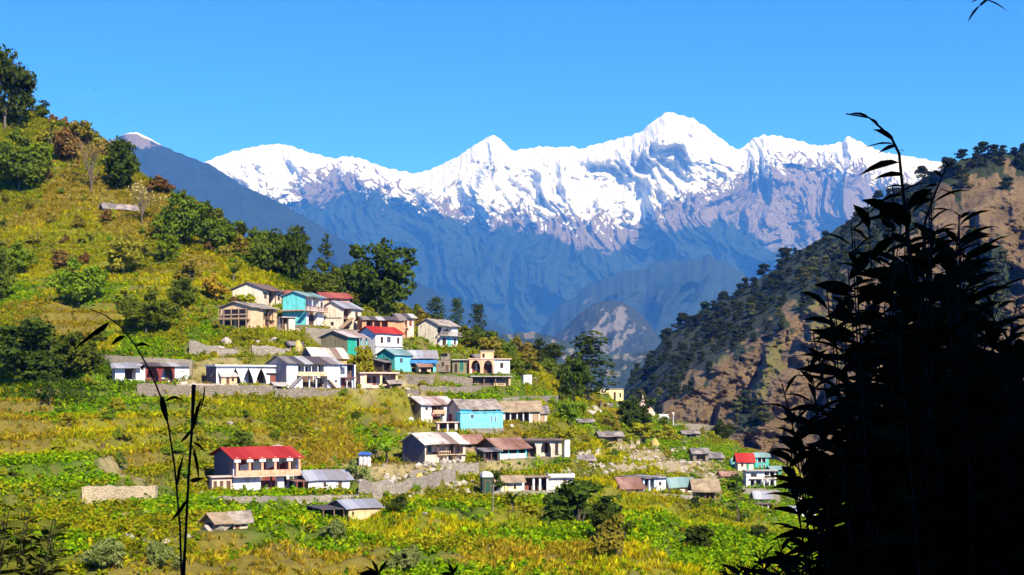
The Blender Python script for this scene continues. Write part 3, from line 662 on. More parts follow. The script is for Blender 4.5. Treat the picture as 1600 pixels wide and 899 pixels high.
def make_village():
    wh, cr = pal('white'), pal('cream')
    # --- top terrace
    h = House('house', 'cream gabled house with a brown tin roof, highest in the village', 410, 479, 34, 46, 28, 64, margin=.8)
    h.storey(0, 1, [(.30, .62, 1.2)]).gable('brown', rise=10, over=.7).walls(cr); h.plinth()
    h.door(.34, .58, 0, .72, leaf=wood('wood_red', (.20, .06, .04))); h.win(.70, .80, .5, .8); h.win(.08, .18, .5, .8); h.posts([.62], 0, 1, wood('wood_red', (.20, .06, .04)))
    h2 = House('house', 'red roofed brown house half hidden behind the cream gable at the top', 415, 470, 54, 20, 22, 42, margin=.6)
    h2.storey(0, 1, [(.55, .9, 1.0)]).gable('redbrown', rise=9).walls(plaster('plaster_redbrown', (.22, .10, .07))); h2.plinth(); h2.win(.62, .72, .45, .8, wh); h2.win(.78, .88, .45, .8, wh); h2.door(.2, .32, 0, .8)
    h = House('house', 'weathered wooden house with a curling grey roof and an open balcony on its left', 391, 513, 42, 46, 33, 54)
    wd = wood('wood_old', (.34, .22, .13))
    h.storey(0, .45, [(.55, .92, 1.0)]).storey(.45, 1, [(.48, .86, .7)]).gable('oldslate', rise=8, over=.6).walls(pal('tan')); h.plinth()
    h.posts([.5, .68, .86], .45, 1); h.win(.5, .62, .58, .9); h.win(.7, .8, .55, .95); h.door(.62, .85, 0, .36)
    o = MB(); 
    for v in (.05, .3, .55, .8, .97): o.box(-.9, -.76, v * h.d - .06, v * h.d + .06, .0, h.h * .95)
    o.box(-.92, -.74, 0, h.d, h.h * .42, h.h * .50).box(-.9, -.8, 0, h.d, h.h * .62, h.h * .68).box(-.72, -.02, 0, h.d, h.h * .40, h.h * .46)
    o.build('balcony', wd, h.root); h.swin(.1, .45, .05, .36); h.swin(.55, .9, .05, .36); h.swin(.08, .92, .52, .92)
    h = House('house', 'two storey turquoise house with a balcony of red brown railings', 478, 508, 28, 36, 45, 60)
    h.storey(0, .5, [(.15, .62, .7)]).storey(.5, 1, [(.0, .75, 1.1)]).gable('green', rise=7, over=.55).walls(wh, pal('turq')); h.plinth()
    h.slab('balcony', -.28, 1.05, -1.0, -.03, .47, .14, plaster('plaster_slab', (.42, .24, .18))); h.rail(-.25, 1.0, -.95, .51, .75, wood('wood_red', (.20, .06, .04)))
    h.win(.18, .32, .12, .42); h.win(.38, .56, .05, .42); h.door(.1, .3, .51, .85, leaf=wood('wood_red', (.20, .06, .04))); h.win(.82, .94, .66, .85); h.posts([.38, .74], .5, 1, wh)
    MB().box(-1.0, -.035, .2, h.d - .1, h.h * .475, h.h * .515).build('ledge', plaster('plaster_slab', (.42, .24, .18)), h.root)
    h = House('house', 'cream gabled house with a grey roof and a wooden stair up its front', 536, 514, 29, 34, 33, 60)
    h.storey(0, 1, [(.02, .48, .9)]).gable('grey', rise=10, over=.45).walls(cr); h.plinth(stone('masonry_grey', (.20, .17, .12), (.33, .28, .20))); h.stair(-.25, .42, .55, -.8, wood('wood_old', (.34, .22, .13)))
    h.door(.12, .28, .5, .92, leaf=wood('wood_red', (.20, .06, .04))); h.win(.33, .43, .6, .9); h.win(.66, .78, .58, .86); h.slab('ledge', .0, .5, .02, .88, .48, .1, wood('wood_old', (.34, .22, .13))); h.swin(.42, .55, .18, .34)
    MB().box(-.12, -.035, .3, h.d - .3, h.h * .52, h.h * .56).build('ledge', plaster('plaster_line', (.35, .3, .22)), h.root)
    h = House('house', 'low salmon house with a red brown roof behind the cream stair house', 505, 483, 42, 14, 20, 30, margin=.5)
    h.storey(0, 1).gable('redbrown', rise=7).walls(pal('salmon')); h.plinth(); h.win(.2, .3, .4, .8); h.win(.5, .6, .4, .8)
    h = House('hut', 'small flat roofed cream outhouse with brown posts below the turquoise house', 441, 517, 20, 8, 21, 25, cat='outhouse')
    h.storey(0, 1, [(.0, .5, 1.0)]).flat('concrete').walls(cr); h.plinth(); h.posts([.05, .48], 0, 1); h.door(.12, .4, 0, .75)
    h = House('house', 'long brick house with a dark roof and porch under the huge round tree', 566, 529, 66, 8, 27, 16)
    h.storey(0, 1, [(.08, .62, 1.6)]).gable('dark', rise=5, over=.5).walls(pal('brick')); h.plinth(); h.door(.16, .26, 0, .72); h.door(.42, .52, 0, .72); h.win(.3, .38, .3, .7); h.posts([.08, .26, .44, .62], 0, 1, pal('brick'), r=.12)
    h = House('house', 'pink fronted two storey house at the right end of the brick house', 620, 530, 27, 10, 33, 28)
    h.storey(0, .5, [(.28, .62, .8)]).storey(.5, 1, [(.22, .6, .8)]).gable('dark', rise=5).walls(pal('pink')); h.plinth(); h.posts([.28, .44, .6], 0, .98, pal('brick')); h.door(.34, .5, 0, .4, leaf=dark('dark_red_door', (.18, .03, .02))); h.win(.28, .52, .56, .9); h.win(.72, .86, .6, .85, pane=dark('dark_red_door', (.18, .03, .02))); h.slab('balcony', .2, .66, -.5, -.02, .48, .12, pal('salmon'))
    h = House('house', 'cream gabled house with an aqua balcony, furthest right on the top terrace', 683, 544, 33, 30, 34, 56)
    h.storey(0, .52, [(.0, .18, .8)]).storey(.52, 1, [(.0, .7, .9)]).gable('oldslate', rise=9).walls(wh, cr); h.plinth(); h.slab('balcony', -.05, 1.08, -.9, -.02, .5, .13, pal('grey')); h.rail(0, 1.0, -.85, .54, .7, pal('grey')); h.win(.25, .42, .08, .42, pane=dark()); h.win(.48, .66, .06, .44, pal('aqua'), pal('turq')); h.win(.8, .9, .14, .42, pane=dark('dark_blue', (.03, .05, .10))); h.win(.2, .35, .6, .92)
    # --- second terrace
    h = House('house', 'dark mud gabled house with a bright green end wall and patched roof', 543, 556, 30, 42, 29, 48)
    h.storey(0, 1, [(.45, 1.0, 1.8)]).gable('patch', rise=9, over=.6).walls(pal('green'), pal('olive')); h.plinth(); h.posts([.45, .72, 1.0], 0, 1, pal('turq'), r=.1); h.door(.5, .62, 0, .75); h.win(.7, .88, .3, .7)
    h = House('house', 'white gabled house with a bright red roof and small windows', 587, 559, 42, 28, 38, 40)
    h.storey(0, .45).storey(.45, 1).gable('red', rise=10, over=.4).walls(wh); h.plinth(); h.win(.18, .27, .58, .84); h.win(.42, .55, .62, .86, pane=dark('dark_blue', (.03, .05, .10))); h.win(.80, .88, .58, .84); h.slab('ledge', -.02, 1.02, -.25, -.02, .44, .1, pal('beige'))
    h = House('house', 'long low house with pale cream roof sheets above the white two storey house', 490, 567, 52, 18, 10, 30, margin=.7)
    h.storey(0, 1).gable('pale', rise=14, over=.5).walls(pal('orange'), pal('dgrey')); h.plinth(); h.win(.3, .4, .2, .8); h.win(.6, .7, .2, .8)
    h = House('house', 'aqua fronted house with a teal gable and grey green roof', 617, 580, 25, 28, 26, 45)
    h.storey(0, 1).gable('green', rise=9, over=.4).walls(pal('aqua'), pal('teal')); h.plinth(); h.win(.30, .48, .55, .8, pane=dark('dark_blue', (.03, .05, .10))); h.swin(.35, .55, .5, .78)
    h = House('house', 'blue verandaed house with a pale grey roof beside the aqua house', 641, 581, 40, 4, 25, 14)
    h.storey(0, .55, [(.02, .92, 1.2)]).storey(.55, 1, [(.0, .95, 1.5)]).gable('grey', rise=8, over=.6).walls(pal('turq')); h.plinth(); h.slab('balcony', -.06, 1.04, -.9, -.02, .53, .12, plaster('plaster_blue', (.05, .20, .42))); h.rail(-.05, 1.03, -.86, .57, .5, plaster('plaster_blue', (.05, .20, .42)), True); h.posts([.02, .25, .48, .7, .92], 0, .54, pal('turq'), r=.12); h.door(.3, .42, 0, .45, leaf=pal('teal')); h.door(.55, .67, 0, .45, leaf=dark()); h.posts([.3, .6, .93], .58, 1, wh)
    h = House('shed', 'small dark timber shed beside the yellow bush left of the aqua house', 598, 585, 14, 16, 18, 40, cat='shed')
    h.storey(0, 1, [(.1, .9, 1.2)]).shed('dark', 0, .5).walls(wood('wood_dark', (.07, .05, .035))); h.posts([.08, .92], 0, 1); h.door(.3, .6, 0, .8)
    h = House('ruin', 'roofless stone house with dark openings between the blue and salmon houses', 678, 586, 26, 4, 26, 12, cat='ruin')
    h.body.box(0, h.w, 0, .5, 0, h.h * .7).box(0, .5, .502, h.d + 4, 0, h.h).box(h.w * .4, h.w, .002, .52, h.h * .704, h.h * .95).box(h.w - .5, h.w, .53, h.d + 4, 0, h.h * 1.15)
    h.walls(stone('masonry_stone')); h.win(.45, .62, .35, .62); h.door(.7, .88, 0, .45)
    h = House('house', 'grey green house with a dark door and a tall window, left of the salmon arcade', 707, 584, 22, 3, 20, 10)
    h.storey(0, 1).flat('concrete', over=.6).walls(pal('olive')); h.plinth(); h.door(.12, .36, 0, .75, leaf=dark()); h.win(.5, .78, .15, .95, pal('green'), dark('dark_green_glass', (.02, .05, .04)))
    h = House('house', 'salmon arcaded house with a white right wing and a small room on its roof', 733, 587, 64, 5, 22, 13)
    h.pmat = pal('salmon'); h.storey(0, 1, [(.05, .60, 1.8)]).flat('pinkc', over=.4).walls(wh, pal('salmon')); h.plinth(); h.arcade(.0, .61, 2, 0, 1, pal('salmon'), -.24, .13, .45, False); h.door(.12, .2, 0, .7, leaf=wood('wood_red', (.20, .06, .04))); h.win(.25, .33, .25, .7); h.door(.42, .5, 0, .7); h.win(.76, .84, .38, .76)
    zt = h.h + .2; w = h.w; MB().box(w * .34, w * .66, 2.0, h.d - .4, zt, zt + h.h * .5).build('roof_room', pal('orange'), h.root); MB().box(w * .32, w * .68, 1.8, h.d, zt + h.h * .5 + .004, zt + h.h * .5 + .16).build('roof_slab', roofm('concrete'), h.root); MB().box(w * .38, w * .44, 1.94, 1.99, zt + .2, zt + h.h * .36).build('window', dark(), h.root)
    b = House('terrace_store', 'row of stone floored store rooms with wooden posts under the salmon house', 736, 603, 62, 4, 14, 13, cat='store', margin=.6)
    b.storey(0, 1, [(.03, .95, 1.0)]).flat('concrete', over=.5).walls(pal('tan')); b.posts([.03, .33, .62, .95], 0, 1, r=.1); b.door(.5, .6, 0, .8, leaf=dark()); b.win(.1, .25, .1, .7, pane=wood('wood_old', (.34, .22, .13))); b.win(.7, .88, .1, .7, pane=wood('wood_old', (.34, .22, .13)))
    h = House('cabin', 'tiny white cabin with a lean-to alone on the grass right of the salmon house', 818, 601, 13, 4, 15, 20, cat='cabin')
    h.storey(0, 1).flat('white', .1, .1, .05).walls(wh); h.slab('lean_to', 1.02, 1.6, .2, 1.8, .72, .08, roofm('concrete')); h.posts([1.55], 0, .71); h.door(.5, .8, 0, .75, leaf=pal('lgrey'))
    # --- long row
    h = House('house', 'long white house with maroon arches and a grey lean-to roof, leftmost in the village', 180, 598, 114, 5, 26, 10)
    h.storey(0, 1, [(.12, .28, 1.3), (.40, .80, 1.8)]).shed('dark', 0, .5, over=.5, x0=.32).walls(wh); h.plinth(None, .12, .6); h.arcade(.40, .80, 2, 0, 1, pal('maroon'), -.02, .10, .4, False, .2)
    k = .3; MB().hexa([(-.8, -1.0, h.h * .86), (w * 0 + h.w * .33, -1.0, h.h * .86), (h.w * .37, h.d, h.h * 1.22), (-.3, h.d, h.h * 1.1), (-.8, -1.0, h.h * .90), (h.w * .33, -1.0, h.h * .90), (h.w * .37, h.d, h.h * 1.28), (-.3, h.d, h.h * 1.16)]).build('lean_to', roofm('grey'), h.root)
    h.posts([.12, .28], 0, .9, wh); h.door(.44, .5, 0, .75, leaf=wood('wood_red', (.20, .06, .04))); h.win(.52, .58, .2, .8, pane=dark('dark_red_door', (.18, .03, .02))); h.win(.64, .70, .2, .8, pane=pal('lblue')); h.win(.88, .93, .3, .72, pane=pal('lgrey')); h.win(.16, .24, .2, .7); h.rail(.05, .38, -.7, .0, .5, pal('lgrey')); h.rail(.8, 1.0, -.7, 0, .5, pal('grey'))
    h = House('house', 'long flat roofed white house with pointed arches behind the small tan shed', 338, 599, 97, 16, 27, 14)
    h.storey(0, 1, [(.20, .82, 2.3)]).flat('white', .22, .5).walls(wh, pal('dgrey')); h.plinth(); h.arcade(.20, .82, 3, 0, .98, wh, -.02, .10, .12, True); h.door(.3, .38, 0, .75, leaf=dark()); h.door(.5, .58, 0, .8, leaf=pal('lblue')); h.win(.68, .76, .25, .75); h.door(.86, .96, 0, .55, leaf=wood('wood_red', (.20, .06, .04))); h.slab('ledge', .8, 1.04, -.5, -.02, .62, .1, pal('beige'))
    h = House('shed', 'small tan shed with a grey gable roof in front of the pointed arches', 346, 602, 24, 13, 13, 30, cat='shed', margin=.4)
    h.storey(0, 1).gable('concrete', rise=11, over=.3, side=.3).walls(pal('orange'), pal('dgrey')); h.door(.3, .5, 0, .8); h.win(.65, .8, .3, .7)
    h = House('house', 'two storey white house with a long dark sheet roof, wooden balcony and stair', 448, 606, 84, 30, 38, 20)
    h.storey(0, .5, [(.28, .55, 1.5), (.55, .76, 1.8)]).storey(.5, 1, [(.20, .70, 1.6)]).gable('dark', rise=11, over=.5).walls(wh, pal('grey')); h.plinth()
    h.slab('balcony', .18, .72, -.7, -.02, .48, .12, pal('tan')); h.rail(.19, .71, -.66, .52, .55, pal('tan'), True); h.posts([.2, .33, .46, .58, .7], .52, 1, wh); h.posts([.28, .42, .55], 0, .48, wh, r=.1); h.stair(.04, .26, .5, -.85, plaster('plaster_stair', (.30, .25, .20))); h.stair(.76, .9, .34, -.85, wood('wood_old', (.34, .22, .13)), False)
    h.door(.32, .40, 0, .4); h.door(.6, .72, 0, .42, leaf=dark()); h.win(.24, .32, .6, .9, wh); h.win(.37, .45, .6, .9, wh); h.win(.5, .56, .6, .9); h.win(.62, .68, .6, .92); h.win(.90, .94, .22, .32); h.swin(.55, .75, .55, .8, wh)
    h = House('house', 'narrow pale blue end house with a maroon slab and an arch, right of the stairs', 528, 607, 26, 3, 36, 14)
    h.storey(0, .45, [(.1, .86, 1.2)]).storey(.45, 1, [(.55, .95, .9)]).flat('dark', .12, .3).walls(pal('lblue')); h.plinth(); h.slab('balcony', -.02, 1.1, -.6, -.02, .43, .14, plaster('plaster_maroon_slab', (.25, .07, .06))); h.win(.15, .4, .6, .9, pane=dark('dark_blue', (.03, .06, .12))); h.door(.3, .5, 0, .38, leaf=dark('dark_red_door', (.18, .03, .02))); h.arcade(.52, .88, 1, 0, .43, wh, -.02, .1, .4, False); h.posts([.98], 0, 1.0, wh, -.4, .12); h.win(.62, .82, .6, .92)
    h = House('shop', 'flat roofed pink shop with three cream pillars and an open veranda', 563, 611, 58, 6, 23, 12, cat='shop')
    h.storey(0, 1, [(.14, .97, 1.6)]).flat('pinkc', .2, .5).walls(pal('pink')); h.plinth(); h.posts([.14, .56, .98], 0, 1, pal('yellow'), .1, .16); h.door(.38, .48, 0, .8, leaf=wood('wood_red', (.20, .06, .04))); h.win(.2, .32, .35, .75, pane=dark('dark_red_door', (.18, .03, .02))); h.win(.62, .72, .3, .75); h.win(.8, .92, .3, .6, pane=dark('dark_red_door', (.18, .03, .02))); h.rail(.0, .5, -.2, 0, .5, pal('pink'), True)
    # --- third terrace
    h = House('house', 'white fronted house with an olive mud gable, patched roof and red balcony', 658, 659, 52, 30, 28, 34)
    h.storey(0, .5, [(.34, .66, .9)]).storey(.5, 1, [(.32, .68, 1.1)]).gable('patch', rise=11, over=.5).walls(wh, pal('olive')); h.plinth(); h.slab('balcony', .3, .7, -.6, -.02, .47, .12, pal('salmon')); h.rail(.31, .69, -.56, .52, .5, pal('salmon'), True); h.posts([.32, .5, .68], .52, 1); h.door(.4, .52, 0, .42, leaf=dark('dark_red_door', (.18, .03, .02))); h.win(.38, .46, .6, .9); h.win(.55, .63, .6, .9); h.win(.12, .2, .68, .84); h.swin(.4, .55, .5, .75)
    MB().box(h.w * .74, h.w * 1.0, -1.1, -.99, .15, h.h * .46).build('railing', plaster('plaster_scarlet', (.52, .05, .05)), h.root)  # scarlet panel stands in for hung red cloth, not a railing
    h = House('porch', 'small cream porch room with an open front below the red balcony', 684, 675, 31, 3, 14, 12, cat='outhouse', margin=.4)
    h.storey(0, 1, [(.08, .9, 1.0)]).flat('pinkc', .16, .3).walls(pal('pink')); h.posts([.5, .9], 0, 1, wh, r=.12); h.door(.2, .4, 0, .8, leaf=pal('dgreen'))
    h = House('house', 'bright aqua house with a projecting flat roofed front and old slate roof', 720, 664, 62, 20, 30, 22)
    h.storey(0, 1, [(.28, .9, 1.2)]).gable('oldslate', rise=13, over=.5).walls(pal('aqua'), pal('beige')); h.plinth(); h.win(.34, .5, .6, .95, pane=dark()); h.win(.58, .72, .6, .95); h.posts([.28, .54, .8], .5, 1, wh)
    z = h.h * .80; MB().box(-1.0, h.w * .93, -2.4, -.03, -.8, z).build('front_wing', pal('aqua'), h.root); MB().box(-1.2, h.w * .96, -2.6, -.02, z + .004, z + .12).build('wing_roof', pal('aqua'), h.root)
    MB().box(-1.04, -1.003, -2.3, -.2, -.6, z - .05).build('side_wall', pal('turq'), h.root)
    for u0, u1, a, b_ in ((.10, .20, .50, .72), (.62, .67, .3, .62), (.72, .77, .3, .62)):
        o = MB().box(h.w * u0, h.w * u1, -2.47, -2.404, h.h * a, h.h * b_).build('window', pal('lblue'), h.root); MB().box(h.w * u0 + .08, h.w * u1 - .08, -2.49, -2.473, h.h * a + .08, h.h * b_ - .08).build('pane', dark('dark_blue', (.03, .06, .12)), o)
    MB().box(-.2, h.w * .95, -2.7, -2.42, -2.2, -.03).build('footing', stone('masonry_grey', (.20, .17, .12), (.33, .28, .20)), h.root)
    h = House('house', 'long low house with a sagging brown slate roof and white veranda bays', 786, 661, 58, 4, 21, 10)
    h.storey(0, 1, [(.04, .72, 1.5)]).gable('thatch', rise=12, over=.5).walls(cr); h.plinth(); h.posts([.04, .2, .38, .55, .72], 0, 1, wh, r=.11); h.door(.08, .15, 0, .8, leaf=dark()); h.door(.44, .51, 0, .8); h.win(.6, .68, .2, .8); h.door(.8, .96, 0, .85, leaf=wood('wood_old', (.34, .22, .13)))
    h = House('shed', 'squat grey shed with a slate gable closing the right end of the slate row', 833, 662, 22, 4, 17, 14, cat='shed', margin=.4)
    h.storey(0, 1).gable('slate', rise=8, over=.4).walls(pal('beige')); h.door(.2, .8, 0, .85, leaf=wood('wood_old', (.34, .22, .13)))
    # --- fourth terrace
    h = House('house', 'grey gabled house with pale buckled roof sheets and an open upper porch', 664, 725, 64, 36, 32, 30)
    h.storey(0, .42, [(.34, .92, 1.8)]).storey(.42, 1, [(.03, .94, 1.6)]).gable('pale', rise=14, over=.6).walls(pal('beige'), pal('dgrey')); h.plinth(); h.slab('balcony', .3, 1.0, -.4, -.02, .40, .1, pal('tan')); h.posts([.03, .32, .53, .72, .94], .44, 1); h.posts([.55, .92], 0, .4, pal('beige'), r=.14); h.win(.06, .3, .48, .92, pal('lgrey'), dark('dark_green_glass', (.04, .10, .06))); h.rail(.32, .6, -.35, .44, .5, pal('tan')); h.win(.74, .86, .5, .9, pane=dark('dark_green_glass', (.04, .10, .06))); h.door(.42, .5, 0, .38, leaf=dark()); h.door(.66, .84, 0, .38, leaf=dark())
    h = House('house', 'small tan mud house with one dark window wedged behind the black shed', 722, 706, 30, 6, 18, 16, margin=.5)
    h.storey(0, 1).gable('rusty', rise=9).walls(pal('mud'), pal('tan')); h.plinth(); h.win(.3, .5, .4, .75); h.door(.65, .85, 0, .75)
    h = House('house', 'low house with a rusty roof, green posts and white half walls', 780, 717, 44, 34, 17, 30)
    h.storey(0, 1, [(.02, .96, 1.3)]).gable('rusty', rise=13, over=.7, side=.6).walls(pal('green'), dark('dark_mud', (.05, .04, .03))); h.plinth(); h.posts([.02, .34, .66, .96], 0, 1, pal('turq'), r=.12); h.rail(.04, .94, 0, .0, .75, wh, True, 'half_wall'); h.door(.45, .55, 0, .8, leaf=dark())
    h = House('shed', 'black tarred shed with a flat sheet roof in front of the rusty roof', 755, 721, 26, 10, 15, 24, cat='shed', margin=.5)
    h.storey(0, 1, [(.1, .9, 1.0)]).shed('dark', 0, .3, over=.4).walls(dark('tarred_boards', (.02, .02, .022))); h.posts([.1, .5, .9], 0, 1); h.door(.3, .45, 0, .8)
    h = House('house', 'flat roofed concrete house with two dark arches and a white pillar at its end', 812, 718, 66, 9, 26, 14)
    h.storey(0, 1, [(.10, .78, 1.8)]).flat('brown', .16, .7, .5).walls(pal('beige')); h.plinth(); h.arcade(.10, .80, 2, 0, .98, pal('beige'), -.02, .16, .55, False); h.door(.2, .27, 0, .72, leaf=dark()); h.win(.33, .4, .3, .75); h.win(.52, .6, .45, .8, pane=wood('wood_old', (.34, .22, .13))); h.win(.66, .74, .2, .8); MB().box(h.w + .35, h.w + 1.25, -.6, .6, -.6, h.h * 1.02).build('pillar', wh, h.root); h.win(.84, .92, .1, .85)
    # --- lower rows
    h = House('house', 'two storey white house with a bright red roof and a pink pillared balcony', 364, 768, 102, 30, 53, 17, margin=1.8)
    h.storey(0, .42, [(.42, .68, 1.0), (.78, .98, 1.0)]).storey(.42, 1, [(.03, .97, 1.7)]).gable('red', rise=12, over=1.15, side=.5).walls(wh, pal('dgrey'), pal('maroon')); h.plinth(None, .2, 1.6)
    h.slab('balcony', -.02, 1.02, -1.0, -.02, .42, .14, pal('pink')); h.rail(.02, 1.0, -.92, .455, .7, pal('salmon'), True)
    h.posts([.03, .22, .41, .61, .83, .985], .46, 1.0, pal('salmon'), -.85, .15)
    for u in (.03, .22, .41, .61, .83): MB().box(h.w * u - .42, h.w * u + .42, -1.12, -.58, h.h * .86, h.h * .955).build('capital', wh, h.root)
    for u in (.10, .30, .50, .70, .88): h.win(u, u + .07, .5, .88, pal('pink'), dark('dark_red_door', (.18, .03, .02)))
    h.win(.17, .26, .12, .34, pal('lgrey'), pal('lgrey')); h.door(.46, .52, 0, .38, leaf=wood('wood_red', (.20, .06, .04))); h.door(.58, .63, 0, .38, leaf=wood('wood_red', (.20, .06, .04))); h.win(.80, .86, .12, .36); h.door(.9, .96, 0, .38, leaf=pal('dgreen'))
    h = House('annex', 'low cream annex with three brown doors on the left of the red roofed house', 331, 769, 32, 4, 23, 15, cat='annex', margin=.8)
    h.storey(0, 1).flat('pinkc', .14, .4).walls(pal('pink')); h.door(.08, .24, 0, .75); h.door(.38, .54, 0, .75); h.door(.70, .9, 0, .75)
    h = House('house', 'low white house with a blue grey tin roof beside the red roofed house', 482, 768, 65, 20, 17, 16)
    h.storey(0, 1).gable('grey', rise=12, over=.4).walls(wh, pal('mud')); h.plinth(None, .15, 1.2); h.win(.36, .42, .35, .75, pane=dark()); h.door(.72, .80, 0, .8)
    MB().box(-1.9, -.04, -.4, h.d * .6, h.h * .90, h.h * .96).build('lean_to', roofm('rusty'), h.root); [MB().box(x, x + .16, -.3, -.14, 0, h.h * .897).build('post', wood('wood_red', (.20, .06, .04)), h.root) for x in (-1.7, -.8)]
    h = House('shed', 'tan rendered shed with a silver tin roof and dark open bay, lowest of the buildings', 545, 813, 50, 28, 18, 20, cat='shed')
    h.storey(0, 1).gable('grey', rise=9, over=.3).walls(pal('orange'), pal('mud')); h.win(.1, .16, .6, .75)
    MB().box(-3.2, -.15, .3, h.d, h.h * .95, h.h * 1.02).build('lean_to', roofm('dark'), h.root); MB().box(-3.1, -.15, h.d - .4, h.d - .2, 0, h.h * .947).build('back_wall', dark('tarred_boards', (.02, .02, .022)), h.root); [MB().box(x, x + .14, .4, .54, -.2, h.h * .947).build('post', wood('wood_post'), h.root) for x in (-3.0, -1.7, -.5)]
    h = House('hut', 'little stone hut with a mossy thatched roof and a round dark opening', 337, 829, 20, 18, 13, 38, cat='hut')
    h.storey(0, 1).gable('thatch', rise=11, over=.4).walls(stone('masonry_stone'), pal('mud')); h.swin(.25, .75, .1, .9); h.door(.5, .7, 0, .8)
    h = House('hut', 'little pink walled hut with a slate roof beside the mossy thatched hut', 365, 829, 22, 5, 15, 16, cat='hut')
    h.storey(0, 1).gable('oldslate', rise=10, over=.4).walls(pal('pink')); h.door(.1, .4, 0, .85, leaf=wood('wood_door', (.10, .055, .035))); h.win(.6, .8, .3, .7)
    # water tank cabin
    b = hit(570, 730); sc = b[1] / F; r = thing('outhouse', 'white corrugated outhouse with a blue tarp top standing in the scrub', 'outhouse', tuple(b)); mb = MB()
    for k in range(3): mb.tube([((k - 1) * 6.2 * sc, 0, -.4), ((k - 1) * 6.2 * sc, 0, 19 * sc)], 3.4 * sc, 10)
    mb.box(-8 * sc, 8 * sc, .1, 1.4, -.4, 18.6 * sc); mb.build('wall', pal('lgrey'), r)
    MB().box(-11 * sc, 11.5 * sc, -.6, 1.7, 19.2 * sc, 20.2 * sc).add([(-9*sc,-.5,20.3*sc),(9*sc,-.5,20.3*sc),(9*sc,1.5,20.3*sc),(-9*sc,1.5,20.3*sc),(-6*sc,.2,24*sc),(3*sc,.4,23*sc)],[(0,1,5,4),(1,2,5),(2,3,4,5),(3,0,4),(3,2,1,0)]).build('tarp', plaster('tarp_blue', (.03, .10, .35)), r); PADS.append((b[0], b[1], 1, 0, -1, 1, -.5, 1.5))
    h = House('outhouse', 'narrow dark green outhouse with a rounded top left of the cream rooms', 754, 772, 16, 2, 26, 12, cat='outhouse', depth=1.6)
    h.storey(0, 1).flat('lgrey' if 0 else 'concrete', .12, .15, .1).walls(plaster('plaster_pine', (.03, .055, .035))); h.door(.2, .8, 0, .8, leaf=pal('dgreen'))
    MB().prism_y(-.1, 1.5, [(h.w * (.5 + .55 * math.cos(t)), h.h + .13 + .7 * math.sin(t)) for t in [math.pi * i / 8 for i in range(9)]]).build('vault', wh, h.root)
    h = House('house', 'cream room with a curved thatch roof left of the maroon doors', 776, 765, 40, 4, 20, 12)
    h.storey(0, 1).gable('thatch', rise=6, over=.6).walls(cr); h.plinth(); h.door(.3, .45, 0, .75, leaf=pal('yellow')); h.win(.65, .78, .3, .7, pal('yellow'))
    h = House('house', 'row of maroon doored rooms with white pillars under a grassy roof', 816, 765, 42, 3, 23, 10)
    h.storey(0, 1, [(.06, .94, 1.1)]).flat('thatch', .2, .4).walls(pal('maroon')); h.plinth(); h.posts([.03, .42, .66, .94], 0, 1, wh, 0, .15); h.door(.12, .34, 0, .8, leaf=wood('wood_red', (.20, .06, .04))); h.door(.46, .62, 0, .85, leaf=wood('wood_red', (.20, .06, .04))); h.win(.72, .88, .2, .8)
    h = House('house', 'white cube house with a shuttered front and flat roof right of the maroon doors', 858, 766, 37, 3, 19, 12)
    h.pmat = wh; h.storey(0, 1).flat('concrete', .14, .5, .2, parapet=.5).walls(wh); h.plinth(); h.win(.06, .5, .05, .8, pal('lgrey'), pal('lgrey'), bars=False); h.door(.6, .74, 0, .85)
    # --- right hand slope
    h = House('house', 'long white and blue house with a black flat roof above the yellow field', 1005, 767, 36, 38, 20, 40)
    h.storey(0, 1, [(.0, .5, 1.0)]).flat('dark', .14, .5).walls(wh, dark('dark_mud', (.05, .04, .03))); h.plinth(); h.posts([.02, .26, .5], 0, 1, pal('lblue'), r=.14); h.door(.12, .22, 0, .8, leaf=dark('dark_blue', (.03, .06, .12))); h.door(.32, .44, 0, .8, leaf=dark()); h.win(.68, .78, .4, .7)
    h = House('shed', 'lean-to shed with a striped rusty roof against the white and blue house', 972, 769, 34, 3, 6, 14, cat='shed', margin=.4, depth=3.4)
    h.storey(0, 1).shed('rusty', 0, 1.3, over=.5).walls(pal('orange')); h.door(.6, .75, 0, .85)
    h = House('house', 'small house with a grey green tin roof right of the white and blue house', 1048, 771, 34, 6, 10, 16)
    h.storey(0, 1).gable('green', rise=11, over=.4).walls(cr); h.plinth(); h.win(.3, .42, .3, .8); h.door(.65, .78, 0, .9)
    h = House('hut', 'straw thatched hut with an open tan front on two posts', 1086, 781, 32, 4, 18, 14, cat='hut')
    h.storey(0, 1, [(.05, .95, .9)]).gable('thatch', rise=9, over=.8, side=.7, thick=.3).walls(pal('tan')); h.posts([.05, .5, .95], 0, 1, r=.1); h.door(.55, .75, 0, .8)
    h = House('ruin', 'tumbledown grey stone shed with a slipped slate roof on the stony slope', 1083, 722, 24, 6, 14, 22, cat='ruin')
    h.storey(0, 1, [(.2, .8, 1.0)]).gable('slate', rise=6, over=.5).walls(stone('masonry_stone')); h.posts([.2, .8], 0, 1); h.door(.3, .5, 0, .8)
    h = House('shed', 'low grey slate shed just right of the tumbledown stone shed', 1108, 724, 22, 4, 9, 18, cat='shed', margin=.4)
    h.storey(0, 1).shed('slate', 0, .8).walls(stone('masonry_stone')); h.door(.4, .6, 0, .9)
    h = House('house', 'white house with a scarlet roof in the far right cluster', 1153, 735, 24, 5, 16, 22, margin=.6)
    h.storey(0, 1).gable('red', rise=10, over=.4).walls(cr); h.plinth(); h.win(.2, .35, .4, .8); h.door(.55, .7, 0, .8, leaf=pal('green'))
    h = House('house', 'small teal house with an aqua tin roof behind the scarlet roofed house', 1179, 734, 22, 4, 20, 18, margin=.5)
